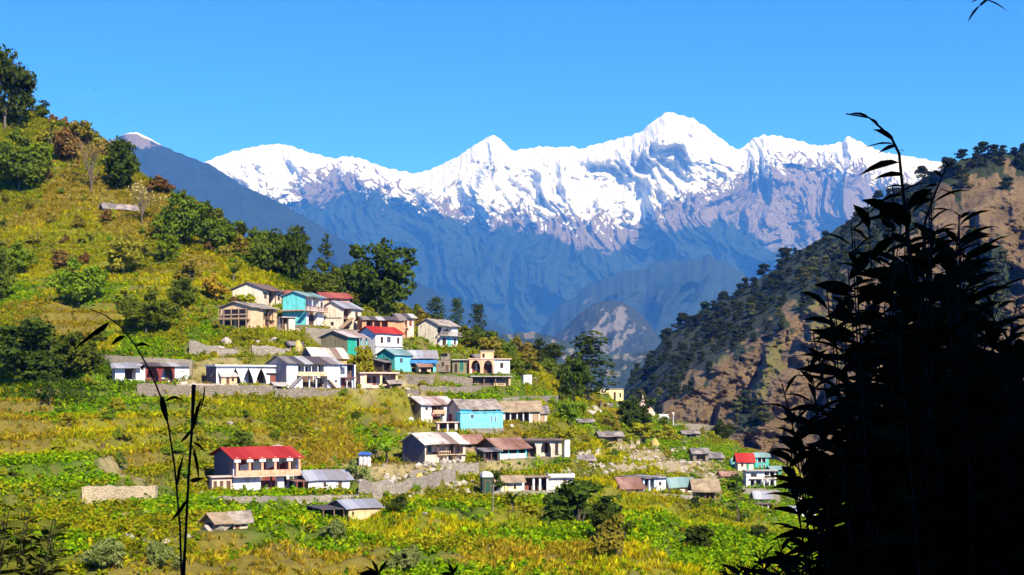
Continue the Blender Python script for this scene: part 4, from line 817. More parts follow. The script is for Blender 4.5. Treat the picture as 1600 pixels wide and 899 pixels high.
    h.storey(0, .5).storey(.5, 1, [(.2, .8, .7)]).gable('green', rise=5, over=.4).walls(pal('teal')); h.plinth(); h.posts([.2, .5, .8], .5, 1, wh); h.win(.3, .45, .1, .4, wh); h.win(.6, .75, .1, .4, wh)
    b = hit(1148, 732); sc = b[1] / F; r = thing('water_tank', 'round pale turquoise water tank left of the scarlet roof', 'water tank', tuple(b)); MB().tube([(0, 0, -.3), (0, 0, 11 * sc), (0, 0, 14.5 * sc), (0, 0, 17 * sc)], [8.5 * sc, 8.5 * sc, 7 * sc, 2 * sc], 14).build('body', plaster('tank_turquoise', (.22, .55, .50)), r); MB().tube([(0, 0, 17 * sc + .01), (0, 0, 18.2 * sc)], 2.4 * sc, 10).build('lid', pal('teal'), r)
    h = House('house', 'grey house with a latticed two storey balcony below the teal house', 1166, 763, 46, 5, 24, 14, margin=.6)
    h.storey(0, .5, [(.12, .95, 1.2)]).storey(.5, 1, [(.6, .97, 1.2)]).flat('concrete', .14, .7).walls(pal('lgrey')); h.plinth(); h.posts([.12, .3, .6, .78, .96], 0, .5, wh, r=.12); h.posts([.6, .78, .96], .54, 1, wh, r=.1); h.slab('balcony', .1, 1.02, -.5, -.02, .48, .12, pal('beige')); h.rail(.6, .98, -.45, .53, .6, pal('beige')); h.door(.2, .28, 0, .42, leaf=dark()); h.win(.4, .52, .1, .4); h.win(.66, .74, .6, .9); h.win(.84, .92, .6, .9); h.win(.15, .35, .62, .85, pane=dark())
    h = House('house', 'little house with a silver curved tin roof under the stone terrace wall', 1180, 786, 24, 4, 10, 18, margin=.5)
    h.storey(0, 1).gable('grey', rise=7, over=.5).walls(pal('lgrey')); h.plinth(); h.win(.3, .5, .2, .8); h.door(.65, .8, 0, .9)
    h = House('house', 'low brown house with pale door posts below the silver curved roof', 1182, 797, 30, 3, 8, 12, margin=.4)
    h.storey(0, 1, [(.3, .95, .6)]).flat('brown', .1, .4).walls(plaster('plaster_redbrown', (.22, .10, .07))); h.posts([.3, .6, .95], 0, 1, wh, r=.1); h.door(.4, .52, 0, .85); h.win(.7, .85, .2, .8)
    h = House('house', 'flat roofed white house with two unfinished pillars by the dark foreground shrub', 1238, 808, 36, 6, 15, 16)
    h.storey(0, 1).flat('concrete', .12, .5).walls(wh, pal('dgrey')); h.plinth(); h.win(.25, .32, .4, .8); h.door(.6, .7, 0, .85)
    for u in (.3, .42): MB().box(h.w * u - .12, h.w * u + .12, .6, .84, h.h + .13, h.h + 2.0).build('pillar', pal('cream'), h.root)
    h = House('house', 'pale yellow house on the skyline right of the tall pine', 946, 626, 28, 3, 19, 12)
    h.storey(0, 1).flat('concrete', .12, .3).walls(pal('yellow')); h.plinth(stone('masonry_grey', (.20, .17, .12), (.33, .28, .20)), .2, .3); h.door(.45, .58, 0, .75, leaf=dark()); h.win(.78, .88, .3, .7)
    h = House('house', 'low cream wall house half hidden between the pine and the yellow house', 926, 614, 19, 2, 7, 10, margin=.4)
    h.storey(0, 1).flat('concrete', .1, .2).walls(cr); h.win(.3, .5, .3, .8); h.win(.7, .85, .3, .8)
    # temple
    b = hit(1012, 652); sc = b[1] / F; r = thing('temple', 'small pink temple with a ribbed spire behind the dark green tree', 'temple', tuple(b)); pk = pal('pink')
    MB().box(-10 * sc, 11 * sc, -.5, 4, -2, 8 * sc).build('wall', cr, r)
    MB().tube([(2 * sc, 1.6, 8 * sc), (2 * sc, 1.6, 13 * sc), (2 * sc, 1.6, 15.5 * sc)], [9 * sc, 6.5 * sc, 3 * sc], 12).build('dome', pal('salmon'), r)
    MB().tube([(-7 * sc, 1.4, 8 * sc), (-7 * sc, 1.4, 18 * sc), (-7 * sc, 1.4, 27 * sc), (-7 * sc, 1.4, 32 * sc)], [6 * sc, 5 * sc, 2.6 * sc, .6 * sc], 8).build('spire', pk, r)
    MB().tube([(-7 * sc, 1.4, 32 * sc), (-7 * sc, 1.4, 34 * sc)], .9 * sc, 8).build('finial', pal('yellow'), r); MB().box(2 * sc, 6 * sc, -.56, -.502, 0, 6 * sc).build('door', wood('wood_red', (.20, .06, .04)), r); pad(b[0], b[1], 0, -2, 2, -1, 4, b[2] - .1)
    b = hit(1037, 662); sc = b[1] / F; r = thing('gate', 'small white arched gate at the end of the ridge wall', 'gate', tuple(b)); mb = MB(); ar = [(-7 * sc, -1)] + [(7 * sc * math.cos(t), 8 * sc + 5 * sc * math.sin(t)) for t in [math.pi * (1 - i / 10) for i in range(11)]] + [(7 * sc, -1)]
    mb.tube([(x, 0, z) for x, z in ar], 1.7 * sc, 6); mb.build('arch', wh, r); MB().box(-8 * sc, 8 * sc, -.2, .2, 13.6 * sc, 15 * sc).build('lintel', cr, r)
    b = hit(1052, 668); sc = b[1] / F; r = thing('lamp_post', 'slim white pole on the ridge beside the arched gate', 'lamp post', tuple(b)); MB().tube([(0, 0, -1), (0, 0, 21 * sc)], [.16, .11], 8).build('pole', wh, r); MB().box(-.35, .35, -.14, .14, 21.1 * sc, 21.1 * sc + .4).build('lamp', cr, r)
    # scattered little roofs
    for x, y, w_, lab in ((905, 664, 22, 'small dark slate shed on the slope under the boulders'), (938, 690, 34, 'flat slate cow shed half sunk in the terrace above the rock'), (1068, 684, 24, 'low arched tin shelter with a pale rim on the green ridge'), (163, 331, 50, 'collapsed stone cottage with grey slabs high on the left slope')):
        h = House('shed', lab, x, y, w_, 6, w_ * (.26 if w_ < 50 else .12), 14, cat='shed', margin=.5)
        h.storey(0, 1, [(.2, .8, .8)]).gable('slate', rise=w_ * .16, over=.5).walls(stone('masonry_stone')); h.door(.3, .45, 0, .85, leaf=dark()); h.win(.6, .75, .3, .8); h.posts([.2, .8], 0, 1)

def make_sheds():
    for x, y, w_, hp, rf, wl, lab in ((452, 548, 20, 9, 'dark', 'mud', 'small dark roofed shed left of the haystack'), (655, 592, 18, 9, 'rusty', 'tan', 'rusty roofed lean-to between the pink shop and the blue veranda'), (610, 640, 17, 8, 'oldslate', 'mud', 'tiny slate shed at the left foot of the olive mud gable'),
            (905, 726, 22, 8, 'slate', 'beige', 'low slate shed on the dusty path right of the concrete arches'), (1128, 752, 22, 9, 'rusty', 'tan', 'rusty shed between the thatched hut and the latticed grey house'), (1222, 770, 16, 8, 'grey', 'lgrey', 'small grey hut beside the curved terrace wall'), (742, 566, 16, 8, 'dark', 'brick', 'small brick lean-to behind the salmon house'),
            (548, 545, 14, 8, 'pale', 'beige', 'pale roofed lean-to at the foot of the dark mud gable'), (900, 770, 20, 8, 'thatch', 'cream', 'little thatched room right of the white cube house'), (430, 612, 16, 7, 'concrete', 'beige', 'low store in the wall under the white two storey house'), (1205, 742, 16, 9, 'green', 'teal', 'little aqua roofed annex at the right end of the cluster')):
        h = House('shed', lab, x, y, w_, 6, hp, 20, cat='shed', margin=.4)
        h.storey(0, 1, [(.15, .7, .9)]).gable(rf, rise=w_ * .22, over=.5).walls(pal(wl)); h.door(.25, .45, 0, .85, leaf=dark()); h.posts([.15, .7], 0, 1); h.win(.78, .92, .4, .8)
def make_clutter():
    wh = pal('white')
    for i, (x, y, w_, lab) in enumerate(((240,574,10,'white water drum on the wall behind the leftmost house, left of three'), (254,574,9,'white water drum on the wall behind the leftmost house, middle of three'), (267,575,11,'white water drum on the wall behind the leftmost house, right of three'), (642,655,8,'white drum beside the mud gable of the red balcony house'))):
        b = hit(x, y); s = b[1] / F; r = thing('water_drum', lab, 'drum', (b[0], b[1], float(tz(x, b[1]))), group='white water drums'); q = w_ * s / 2
        MB().tube([(0, 0, -.2), (0, 0, q * 1.1), (0, 0, q * 1.5), (0, 0, q * 1.7)], [q, q, q * .75, q * .3], 12).build('body', wh, r); MB().tube([(0, 0, q * 1.71), (0, 0, q * 1.85)], q * .28, 8).build('lid', pal('grey'), r)
    for x, y, lab, k in ((609, 556, 'grey satellite dish in front of the red roofed white house', 9), (800, 663, 'small white satellite dish before the brown slate roofed row', 6), (452, 604, 'satellite dish beside the stair of the two storey white house', 6), (842, 716, 'satellite dish in front of the concrete arches', 6)):
        b = hit(x, y) + np.array([0, -1.2, 0]); s = b[1] / F; z = float(tz(x, b[1])); r = thing('satellite_dish', lab, 'satellite dish', (b[0], b[1], z)); R = k * s / 2
        MB().tube([(0, 0, -.2), (0, 0, R * 1.6)], .05, 6).build('mast', pal('grey'), r); mb = MB(); n = 14; d = Vector((.5, -.75, .5)).normalized(); u = d.cross(Vector((0, 0, 1))).normalized(); w_ = u.cross(d); c = Vector((0, -.08, R * 1.7))
        for off in (0, -.04):
            mb.v.append(tuple(c - d * (R * .3 - off))); 
            for i in range(n): t = 2 * math.pi * i / n; mb.v.append(tuple(c + (u * math.cos(t) + w_ * math.sin(t)) * R + d * off))
        mb.f += [(0, 1 + i, 1 + (i + 1) % n) for i in range(n)] + [(n + 1, n + 2 + (i + 1) % n, n + 2 + i) for i in range(n)] + [(1 + i, n + 2 + i, n + 2 + (i + 1) % n, 1 + (i + 1) % n) for i in range(n)]
        mb.build('dish', pal('lgrey'), r)
    for x, y, h, lab in ((853, 672, 42, 'thin grey pole at the right end of the slate roofed row'), (1103, 690, 26, 'short dark post on the green ridge under the wall'), (770, 800, 44, 'tall pale pole in front of the narrow green outhouse')):
        b = hit(x, y); s = b[1] / F; r = thing('pole', lab, 'pole', (b[0], b[1], float(tz(x, b[1])))); MB().tube([(0, 0, -.5), (.04, 0, h * s * .5), (.1, 0, h * s)], [.07, .06, .05], 6).build('shaft', wood('wood_pole', (.22, .18, .14)), r); MB().box(-.25, .4, -.04, .04, h * s * .92, h * s * .92 + .07).build('crossbar', wood('wood_pole', (.22, .18, .14)), r)
    hay = slate('hay', (.36, .24, .06), (.50, .36, .10), (.46, .36, .14))
    for x, y, w_, lab in ((466, 546, 15, 'round golden haystack above the pale sheet roof'), (655, 760, 13, 'small haystack by the masonry wall of the grey gabled house'), (1024, 700, 14, 'brown haystack on the stony path slope')):
        b = hit(x, y); s = b[1] / F; q = w_ * s / 2; r = thing('haystack', lab, 'haystack', (b[0], b[1], float(tz(x, b[1])))); MB().tube([(0, 0, -.3), (0, 0, q * .8), (0, 0, q * 1.5), (0, 0, q * 2.1)], [q * .85, q, q * .75, q * .15], 12).build('hay', hay, r, .09, int(x)); MB().tube([(0, 0, q * 2), (.03, 0, q * 2.5)], .05, 5).build('pole', wood('wood_pole', (.22, .18, .14)), r)
# ------------------------------------------------------------------ stone walls, paths, rubble
def stone_wall(label, pts, hpx, thick=.7, rough=.25, mat=None, cap=False, name='stone_wall', depth=1.6):
    """retaining or field wall: pts = foot line in photo pixels, hpx = height"""
    rr = random.Random(int(pts[0][0] * 3 + pts[0][1])); W3 = []
    n = max(2, int(abs(pts[-1][0] - pts[0][0]) / 7)); px = np.linspace(pts[0][0], pts[-1][0], n); py = np.interp(px, [p[0] for p in pts], [p[1] for p in pts])
    P3 = np.array([hit(a, b) for a, b in zip(px, py)]); Yd = P3[:, 1].copy()
    if len(Yd) > 6: Yd = smooth1(Yd, 2.5, 0)
    P3 = sight(px, py, Yd); hp = hpx if hasattr(hpx, '__len__') else [hpx, hpx]
    hh = np.interp(np.linspace(0, 1, n), np.linspace(0, 1, len(hp)), hp) * Yd / F
    c0 = P3.mean(0); mb = MB(); prev = None
    for i in range(n):
        x, y, z = P3[i] - c0; t = hh[i] * (1 + rr.uniform(-rough, rough) * .5); mb.v += [(x, y - .3, z - depth), (x, y + thick, z - depth), (x + rr.uniform(-.1, .1), y, z + t), (x, y + thick, z + t * (1 + rr.uniform(-.05, .05)))]
        if i: a = 4 * (i - 1); b = 4 * i; mb.f += [(a, b, b + 2, a + 2), (a + 2, b + 2, b + 3, a + 3), (b + 1, a + 1, a + 3, b + 3)]
    mb.f += [(0, 2, 3, 1), (4 * n - 4, 4 * n - 3, 4 * n - 1, 4 * n - 2)]
    o = mb.build(name, mat or stone('masonry_stone')); o.location = tuple(c0); tag(o, label, 'wall')
    for i in range(0, n, 3):
        zt = P3[i, 2] + hh[i] - .12
        if not rough > .6: pad(P3[i, 0], P3[i, 1], 0, -7 * 1.6 * Yd[i] / F, 7 * 1.6 * Yd[i] / F, thick + 1.9, thick + 2.8, zt, 1.0)
    for i in range(n): PADS.append((P3[i, 0], P3[i, 1], 1, 0, -.6, .6, -.4, thick))
    return o
def make_walls():
    grey = stone('masonry_grey', (.20, .17, .12), (.33, .28, .20)); pale = stone('masonry_pale', (.20, .165, .12), (.38, .32, .24), 2.3); dry = stone('masonry_dry', (.36, .27, .15), (.54, .42, .25), 2.6)
    L = [('long low terrace wall with a flat cap behind the leftmost white house', [(147,566),(220,571),(300,576)], [12,14], .6, .1, grey),
     ('straight rubble wall on the grass slope above the leftmost white house', [(296,553),(330,555),(372,556)], [19,16,8], .7, .35, pale),
     ('short tumbled grey wall below the weathered wooden house', [(394,556),(445,557)], [17,11], .7, .5, pale),
     ('retaining wall under the row of white houses on its left half', [(215,616),(300,618),(428,616)], [17,15,14], .8, .15, None),
     ('retaining wall under the row of white houses on its right half', [(430,622),(520,624),(655,618)], [15,13,10], .8, .15, None),
     ('dark olive retaining wall below the cream house with the stair', [(478,527),(540,530),(598,531)], [15,14], .8, .1, grey),
     ('stone terrace wall under the blue veranda and the roofless house', [(612,600),(680,599),(738,603)], [14,13], .8, .2, None),
     ('long wall running right behind the slate roofed row', [(786,636),(830,634),(872,628)], [14,15,9], .7, .15, grey),
     ('stone wall on the slope under the bright green hedge', [(655,612),(720,614),(800,612)], [9,10], .7, .3, None),
     ('masonry wall below the grey gabled house with the pale roof', [(690,748),(722,748),(748,741)], [24,26,16], .9, .2, pale),
     ('grey concrete terrace wall in front of the red roofed house', [(330,786),(440,787),(560,783)], [9,11,9], .8, .3, pale),
     ('broad tumbled dry stone wall between the tin roofed house and the cabin', [(560,779),(610,778),(660,768),(712,750)], [26,24,22,20], 1.2, .28, pale),
     ('isolated tan dry stone wall with straight ends on the lower left field', [(129,786),(190,786),(244,783)], [25,26,24], .8, .12, dry),
     ('low wall below the maroon doored rooms', [(770,778),(830,776),(900,774)], [9,8], .7, .4, pale),
     ('field wall along the path below the concrete house with arches', [(800,735),(850,733),(890,726)], [12,8], .7, .2, dry),
     ('ridge wall running right from the white lamp pole', [(1054,671),(1090,671),(1126,675)], [9,8], .6, .1, grey),
     ('curved terrace wall under the latticed grey house', [(1160,776),(1190,777),(1218,775)], [12,13,8], .7, .1, grey),
     ('stone footing wall below the pale yellow skyline house', [(938,640),(975,640)], [12,9], .6, .2, grey),
     ('tumbled stones of a broken wall on the bright lower slope', [(640,752),(690,742)], [12,8], .9, .7, pale),
     ('low stone edging beneath the white and blue house', [(985,778),(1040,780),(1082,780)], [7,6], .6, .3, pale),
     ('stony bank wall across the middle of the right hand slope', [(935,742),(1000,738),(1060,732)], [10,12,9], 1.0, .6, dry),
     ('crumbling field wall at the lower left edge of the slope', [(170,812),(228,806)], [6,7], .7, .6, dry)]
    for lab, pts, hp, th, ro, m in L: stone_wall(lab, pts, hp, th, ro, m)
def ribbon(name, pts, wpx, mat, kind='structure', lift=.05):
    n = 40; t = np.linspace(0, 1, n); q = np.linspace(0, 1, len(pts)); px = np.interp(t, q, [p[0] for p in pts]); py = np.interp(t, q, [p[1] for p in pts]); wd = np.interp(t, q, wpx)
    V = []
    for a, b, w_ in zip(px, py, wd):
        p0 = hit(a, b)
        for k in range(5):
            X, Y = p0[0] + (k - 2) * .12 * 0, p0[1] + (k - 2) / 2 * w_
            X = (a - 800) / F * Y; V.append((X, Y, float(tz(a, Y)) + lift))
    o = np_mesh(name, V, grid_polys(n, 5), mat, smooth=True); return tag(o, kind=kind)
def make_paths():
    m = NT('path_dust'); cv = m.coord(); n = m.noise(cv, .8, 6, .65); m.color(m.ramp(n, [(.3, (.26, .20, .13)), (.5, (.42, .34, .24)), (.7, (.52, .44, .33))])); m.rough(.95); m.bump(n, .6, .2)
    ribbon('path', [(760,722),(810,726),(860,722),(905,718),(950,716),(985,704),(1000,696)], [2.0, 2.2, 2.5, 2.5, 3.5, 5, 3], m.m)
    ribbon('path', [(960,722),(1000,722),(1040,728),(1075,738)], [4, 5, 6, 3], m.m)
    ribbon('path', [(165,602),(300,604),(440,608),(560,614),(640,612)], [1.6] * 5, m.m)
def rocks(name, label_kind, spots, size, mat, seed):
    """one heap of loose stones"""
    r = np.random.RandomState(seed); V = []; Pq = []
    ico = np.array([(0,0,1),(.89,0,.45),(.28,.85,.45),(-.72,.53,.45),(-.72,-.53,.45),(.28,-.85,.45),(.72,.53,-.45),(-.28,.85,-.45),(-.89,0,-.45),(-.28,-.85,-.45),(.72,-.53,-.45),(0,0,-1)])
    fc = np.array([(0,1,2),(0,2,3),(0,3,4),(0,4,5),(0,5,1),(1,6,2),(2,7,3),(3,8,4),(4,9,5),(5,10,1),(6,7,2),(7,8,3),(8,9,4),(9,10,5),(10,6,1),(6,11,7),(7,11,8),(8,11,9),(9,11,10),(10,11,6)])
    for (x, y, rx, ry, n) in spots:
        for _ in range(n):
            p = hit(x + r.normal() * rx, y + r.normal() * ry); s = size * r.lognormal(0, .5); Q = ico * (1 + r.uniform(-.3, .3, (12, 1))) * s * np.array([r.uniform(.8, 1.5), r.uniform(.8, 1.4), r.uniform(.5, .9)])
            a = r.uniform(0, 6.28); R = np.array([[math.cos(a), -math.sin(a), 0], [math.sin(a), math.cos(a), 0], [0, 0, 1]]); k = len(V) * 12
            V.append(Q @ R.T + np.array([p[0], p[1], float(tz(800 + F * p[0] / p[1], p[1])) + s * .2])); Pq.append(fc + k)
    o = np_mesh(name, np.concatenate(V), np.concatenate(Pq), mat); return tag(o, kind='stuff')
def make_rocks():
    rk = NT('boulder_rock'); n = rk.noise(rk.coord(), 1.2, 5); rk.color(rk.ramp(n, [(.3, (.20, .16, .12)), (.6, (.42, .36, .28)), (.8, (.52, .47, .40))])); rk.rough(.95); rk.bump(n, .7, .1)
    rocks('rubble', '', [(620,760,36,10,110),(690,745,26,9,70),(430,545,26,8,50),(330,548,28,6,40),(1000,715,40,10,150),(1060,725,26,9,90),(940,730,24,7,50),(1110,735,22,8,50),(1085,700,18,7,40),(465,510,12,5,25),(720,765,22,8,30),(540,610,50,3,20),(300,765,16,6,30),(1180,765,24,6,30)], .27, rk.m, 4)
    rocks('rubble', '', [(920,645,16,8,26),(160,328,16,5,18),(200,835,60,20,14),(660,780,40,12,16),(450,700,120,40,14),(880,740,14,4,12)], .36, rk.m, 5)
# ------------------------------------------------------------------ vegetation
def leaf_mat(name, c1, c2, trans=.25, use_col=False, rnd=.25, scale=.6):
    m = NT(name); t = m.t
    n = m.noise(m.coord(), scale, 3)
    if use_col: c = m.mix(1.0, m.attr('Col', 'Color'), m.ramp(n, [(.3, (0.675, 0.671, 0.315)), (.7, (1.08, 1.01, 0.495))]), 'MULTIPLY')
    else: c = m.mix(m.ramp(n, [(.3, (0, 0, 0)), (.7, (0.9, 0.86, 0.45))]), c1, c2)
    if rnd:
        oi = m.n('ObjectInfo'); h = m.n('HueSaturation'); m.l(m.math('ADD', m.math('MULTIPLY', oi.outputs['Random'], rnd * 2), 1 - rnd), h.inputs['Value']); h.inputs['Saturation'].default_value = 1.0
        m.l(m.math('ADD', m.math('MULTIPLY', oi.outputs['Random'], .03), .485), h.inputs['Hue']); m.l(c, h.inputs['Color']); c = h.outputs[0]
    m.color(c); m.rough(.9); m.b.inputs['Specular IOR Level'].default_value = .02
    tr = m.n('BsdfTranslucent'); mx = m.n('MixShader'); mx.inputs[0].default_value = trans
    m.l(c, tr.inputs[0]); m.l(m.b.outputs[0], mx.inputs[1]); m.l(tr.outputs[0], mx.inputs[2]); m.l(mx.outputs[0], m.out.inputs['Surface'])
    return m.m
def bark(name, c): 
    m = NT(name); n = m.noise(m.coord((4, 4, 1)), 3, 4); m.color(m.mix(n, tuple(x * .6 for x in c), tuple(x * 1.4 for x in c))); m.rough(.95); return m.m

def unit(v): return v / (np.linalg.norm(v, axis=-1, keepdims=True) + 1e-9)
def leaf_quads(C, N, size, r, aspect=1.5):
    """small rhombic leaf sprays at C with facing N"""
    n = len(C); a = unit(np.cross(N, r.normal(size=(n, 3)))); b = np.cross(N, a); s = np.asarray(size).reshape(-1, 1) * np.ones((n, 1))
    V = np.stack([C - a * s * aspect * .5, C - b * s * .5 + N * s * .12, C + a * s * aspect * .5, C + b * s * .5 + N * s * .12], 1).reshape(-1, 3)
    return V, np.arange(4 * n).reshape(n, 4)

# ---- ground plants, sown in world space over the hillside
def sow(n, seed, px0=-260, px1=1800, y0=104):
    r = np.random.RandomState(seed); px = r.uniform(px0, px1, n); Y = np.sqrt(r.uniform(y0 ** 2, 425 ** 2, n))
    ridge = np.interp(px, PXG, RIDGE_R); k = Y < ridge + 14; px, Y = px[k], Y[k]
    X = (px - 800) / F * Y; k = ~on_pad(X, Y, .25) & (r.uniform(0, 1, len(X)) > .75 * riser(px, Y)); return px[k], X[k], Y[k], r
SOWN = {}
def blades(X, Y, Z, r, nb, h, w, lean, col, cv=.25, cup=False):
    """tufts of nb pointed blades"""
    n = len(X); B = np.repeat(np.stack([X, Y, Z - .05], -1), nb, 0); m = n * nb
    hh = np.repeat(h, nb) * r.uniform(.6, 1.1, m); a = r.uniform(0, 2 * np.pi, m); ln = lean * r.uniform(.3, 1.2, m)
    sp = np.repeat(h, nb) * .28; off = np.stack([np.cos(a) * sp * r.uniform(0, 1, m), np.sin(a) * sp * r.uniform(0, 1, m), 0 * a], -1); B = B + off
    d = np.stack([np.cos(a) * ln, np.sin(a) * ln, np.ones(m)], -1); side = np.stack([-np.sin(a + .5), np.cos(a + .5), 0 * a], -1) * (w * np.repeat(h, nb))[:, None]
    mid = B + d * (hh * .55)[:, None]; tip = B + np.stack([np.cos(a) * ln * 1.7, np.sin(a) * ln * 1.7, np.full(m, 1.0)], -1) * hh[:, None]
    V = np.stack([B, mid + side, tip, mid - side], 1).reshape(-1, 3)
    c = np.repeat(np.repeat(col, nb, 0) * r.uniform(1 - cv, 1 + cv, (m, 1)), 4, 0)
    return V, np.arange(4 * m).reshape(m, 4), c
def leafy(X, Y, Z, r, nl, h, rad, ls, col, cv=.3):
    n = len(X); m = n * nl; u = unit(r.normal(size=(m, 3))); u[:, 2] = np.abs(u[:, 2]) 
    q = r.uniform(.55, 1.0, m)[:, None]; H = np.repeat(h, nl)[:, None]; R = np.repeat(rad, nl)[:, None]
    C = np.repeat(np.stack([X, Y, Z], -1), nl, 0) + u * q * np.concatenate([R, R, H], 1)
    N = unit(u + .55 * r.normal(size=(m, 3))); V, P = leaf_quads(C, N, np.repeat(ls, nl) * r.uniform(.6, 1.3, m), r)
    c = np.repeat(np.repeat(col, nl, 0) * r.uniform(1 - cv, 1 + cv, (m, 1)), 4, 0); return V, P, c
def pick(r, n, cols, var=.18, sh=(.98, 1.13, 1.)):
    cols = np.array(cols); c = cols[r.randint(0, len(cols), n)]; t = r.uniform(0, 1, (n, 1)); c2 = cols[r.randint(0, len(cols), n)]
    return (c * t + c2 * (1 - t)) * r.uniform(1 - var, 1 + var, (n, 1)) * np.array(sh)
def make_ground_plants():
    px, X, Y, r = sow(250000, 11); w = cover(X, Y); kind = np.array([np.searchsorted(np.cumsum(q), u) for q, u in zip(w, r.uniform(0, 1, len(w)))]).clip(0, 5)
    patch = fbm(X / 7, Y / 11, 3, 61)
    m = leaf_mat('field_leaf', None, None, .25, True, 0, .35)
    def z_of(X, Y): return tz(800 + F * X / Y, Y)
    # standing crop in rows along the contour
    k = (kind == 0) & (patch > -.55); n = k.sum(); x, y = X[k], Y[k]; q = 1.7; y = np.round((y + 1.5 * fbm(x / 40, y / 40, 2, 62)) / q) * q - 1.5 * fbm(x / 40, y / 40, 2, 62) + r.normal(0, .22, n)
    yel = pick(r, n, [(0.486, 0.37, 0.00675), (0.396, 0.335, 0.00675), (0.252, 0.275, 0.00675), (0.45, 0.284, 0.0135), (0.54, 0.421, 0.0135)]); g = sstep(-.1, .5, fbm(x / 16, y / 22, 3, 63))[:, None]; yel = yel * (1 - .55 * g) + np.array([.17, .26, .025]) * .55 * g
    V, P, c = blades(x, y, z_of(x, y), r, 10, r.uniform(.55, 1.1, n), .085, .40, yel); tag(np_mesh('yellow_crop', V, P, m, col=c), kind='stuff')
    # green leafy growth
    k = (kind == 1) & (patch > -.7); n = k.sum(); V, P, c = leafy(X[k], Y[k], z_of(X[k], Y[k]), r, 13, r.uniform(.4, 1.1, n), r.uniform(.35, .75, n), np.full(n, .29), pick(r, n, [(0.13, 0.235, 0.006), (0.19, 0.29, 0.007), (0.085, 0.175, 0.006), (0.29, 0.33, 0.008)])); tag(np_mesh('green_crop', V, P, m, col=c), kind='stuff')
    # dry brown and rust coloured herbs and grass
    k = (kind == 2) & (patch > -.6); n = k.sum(); V, P, c = blades(X[k], Y[k], z_of(X[k], Y[k]), r, 9, r.uniform(.35, .85, n), .085, .55, pick(r, n, [(0.36, 0.241, 0.027), (0.288, 0.189, 0.0225), (0.378, 0.301, 0.036), (0.27, 0.232, 0.0225), (0.396, 0.301, 0.045), (0.252, 0.258, 0.018), (0.306, 0.284, 0.0225)], sh=(1.10, 1.04, 1.))); tag(np_mesh('dry_grass', V, P, m, col=c), kind='stuff')
    # olive scrub
    k = (kind == 3) & (patch > -.7); n = k.sum(); V, P, c = leafy(X[k], Y[k], z_of(X[k], Y[k]), r, 13, r.uniform(.4, 1.2, n), r.uniform(.4, .8, n), np.full(n, .27), pick(r, n, [(0.225, 0.206, 0.0081), (0.306, 0.241, 0.0135), (0.135, 0.146, 0.00675), (0.324, 0.232, 0.0203), (0.171, 0.206, 0.0081)])); tag(np_mesh('scrub', V, P, m, col=c), kind='stuff')
    k = kind == 4; n = k.sum(); V, P, c = leafy(X[k], Y[k], z_of(X[k], Y[k]), r, 14, r.uniform(.8, 2.0, n), r.uniform(.6, 1.1, n), np.full(n, .32), pick(r, n, [(0.045, 0.086, 0.009), (0.072, 0.12, 0.0113), (0.0315, 0.0602, 0.00675), (0.117, 0.138, 0.0135)])); tag(np_mesh('thicket', V, P, m, col=c), kind='stuff')
    # short grass everywhere in between
    k = r.uniform(0, 1, len(X)) < .55; n = k.sum(); cc = w[k] @ GCOL * np.array([.95, .95, .7]); V, P, c = blades(X[k] + r.normal(0, .6, n), Y[k] + r.normal(0, .6, n), z_of(X[k], Y[k]), r, 5, r.uniform(.25, .6, n), .16, .7, cc * r.uniform(.6, 1.25, (n, 1))); tag(np_mesh('grass', V, P, m, col=c), kind='stuff')

# ---- trees and shrubs: one mesh per kind and variant, unit height, copied object by object
KB = {}
def limb_pts(r, a, b, n=4, w=.03):
    a, b = np.array(a, float), np.array(b, float); return [tuple(a + (b - a) * t + r.normal(size=3) * w * math.sin(math.pi * t)) for t in np.linspace(0, 1, n)]
def crown_from(blobs, nper, ls, r, zmin=-9):
    Cs, Ns = [], []
    for (c, R) in blobs:
        n = max(8, int(nper * (np.prod(R) ** (2 / 3)) / .012)); u = unit(r.normal(size=(n, 3))); q = r.uniform(.25, 1.0, n)[:, None] ** .45
        Cs.append(np.array(c) + u * q * np.array(R)); Ns.append(unit(u + .6 * r.normal(size=(n, 3)) + np.array([0, 0, .25])))
    C, N = np.concatenate(Cs), np.concatenate(Ns); k = C[:, 2] > zmin; C, N = C[k], N[k]
    return leaf_quads(C, N, ls * r.uniform(.55, 1.35, len(C)), r)
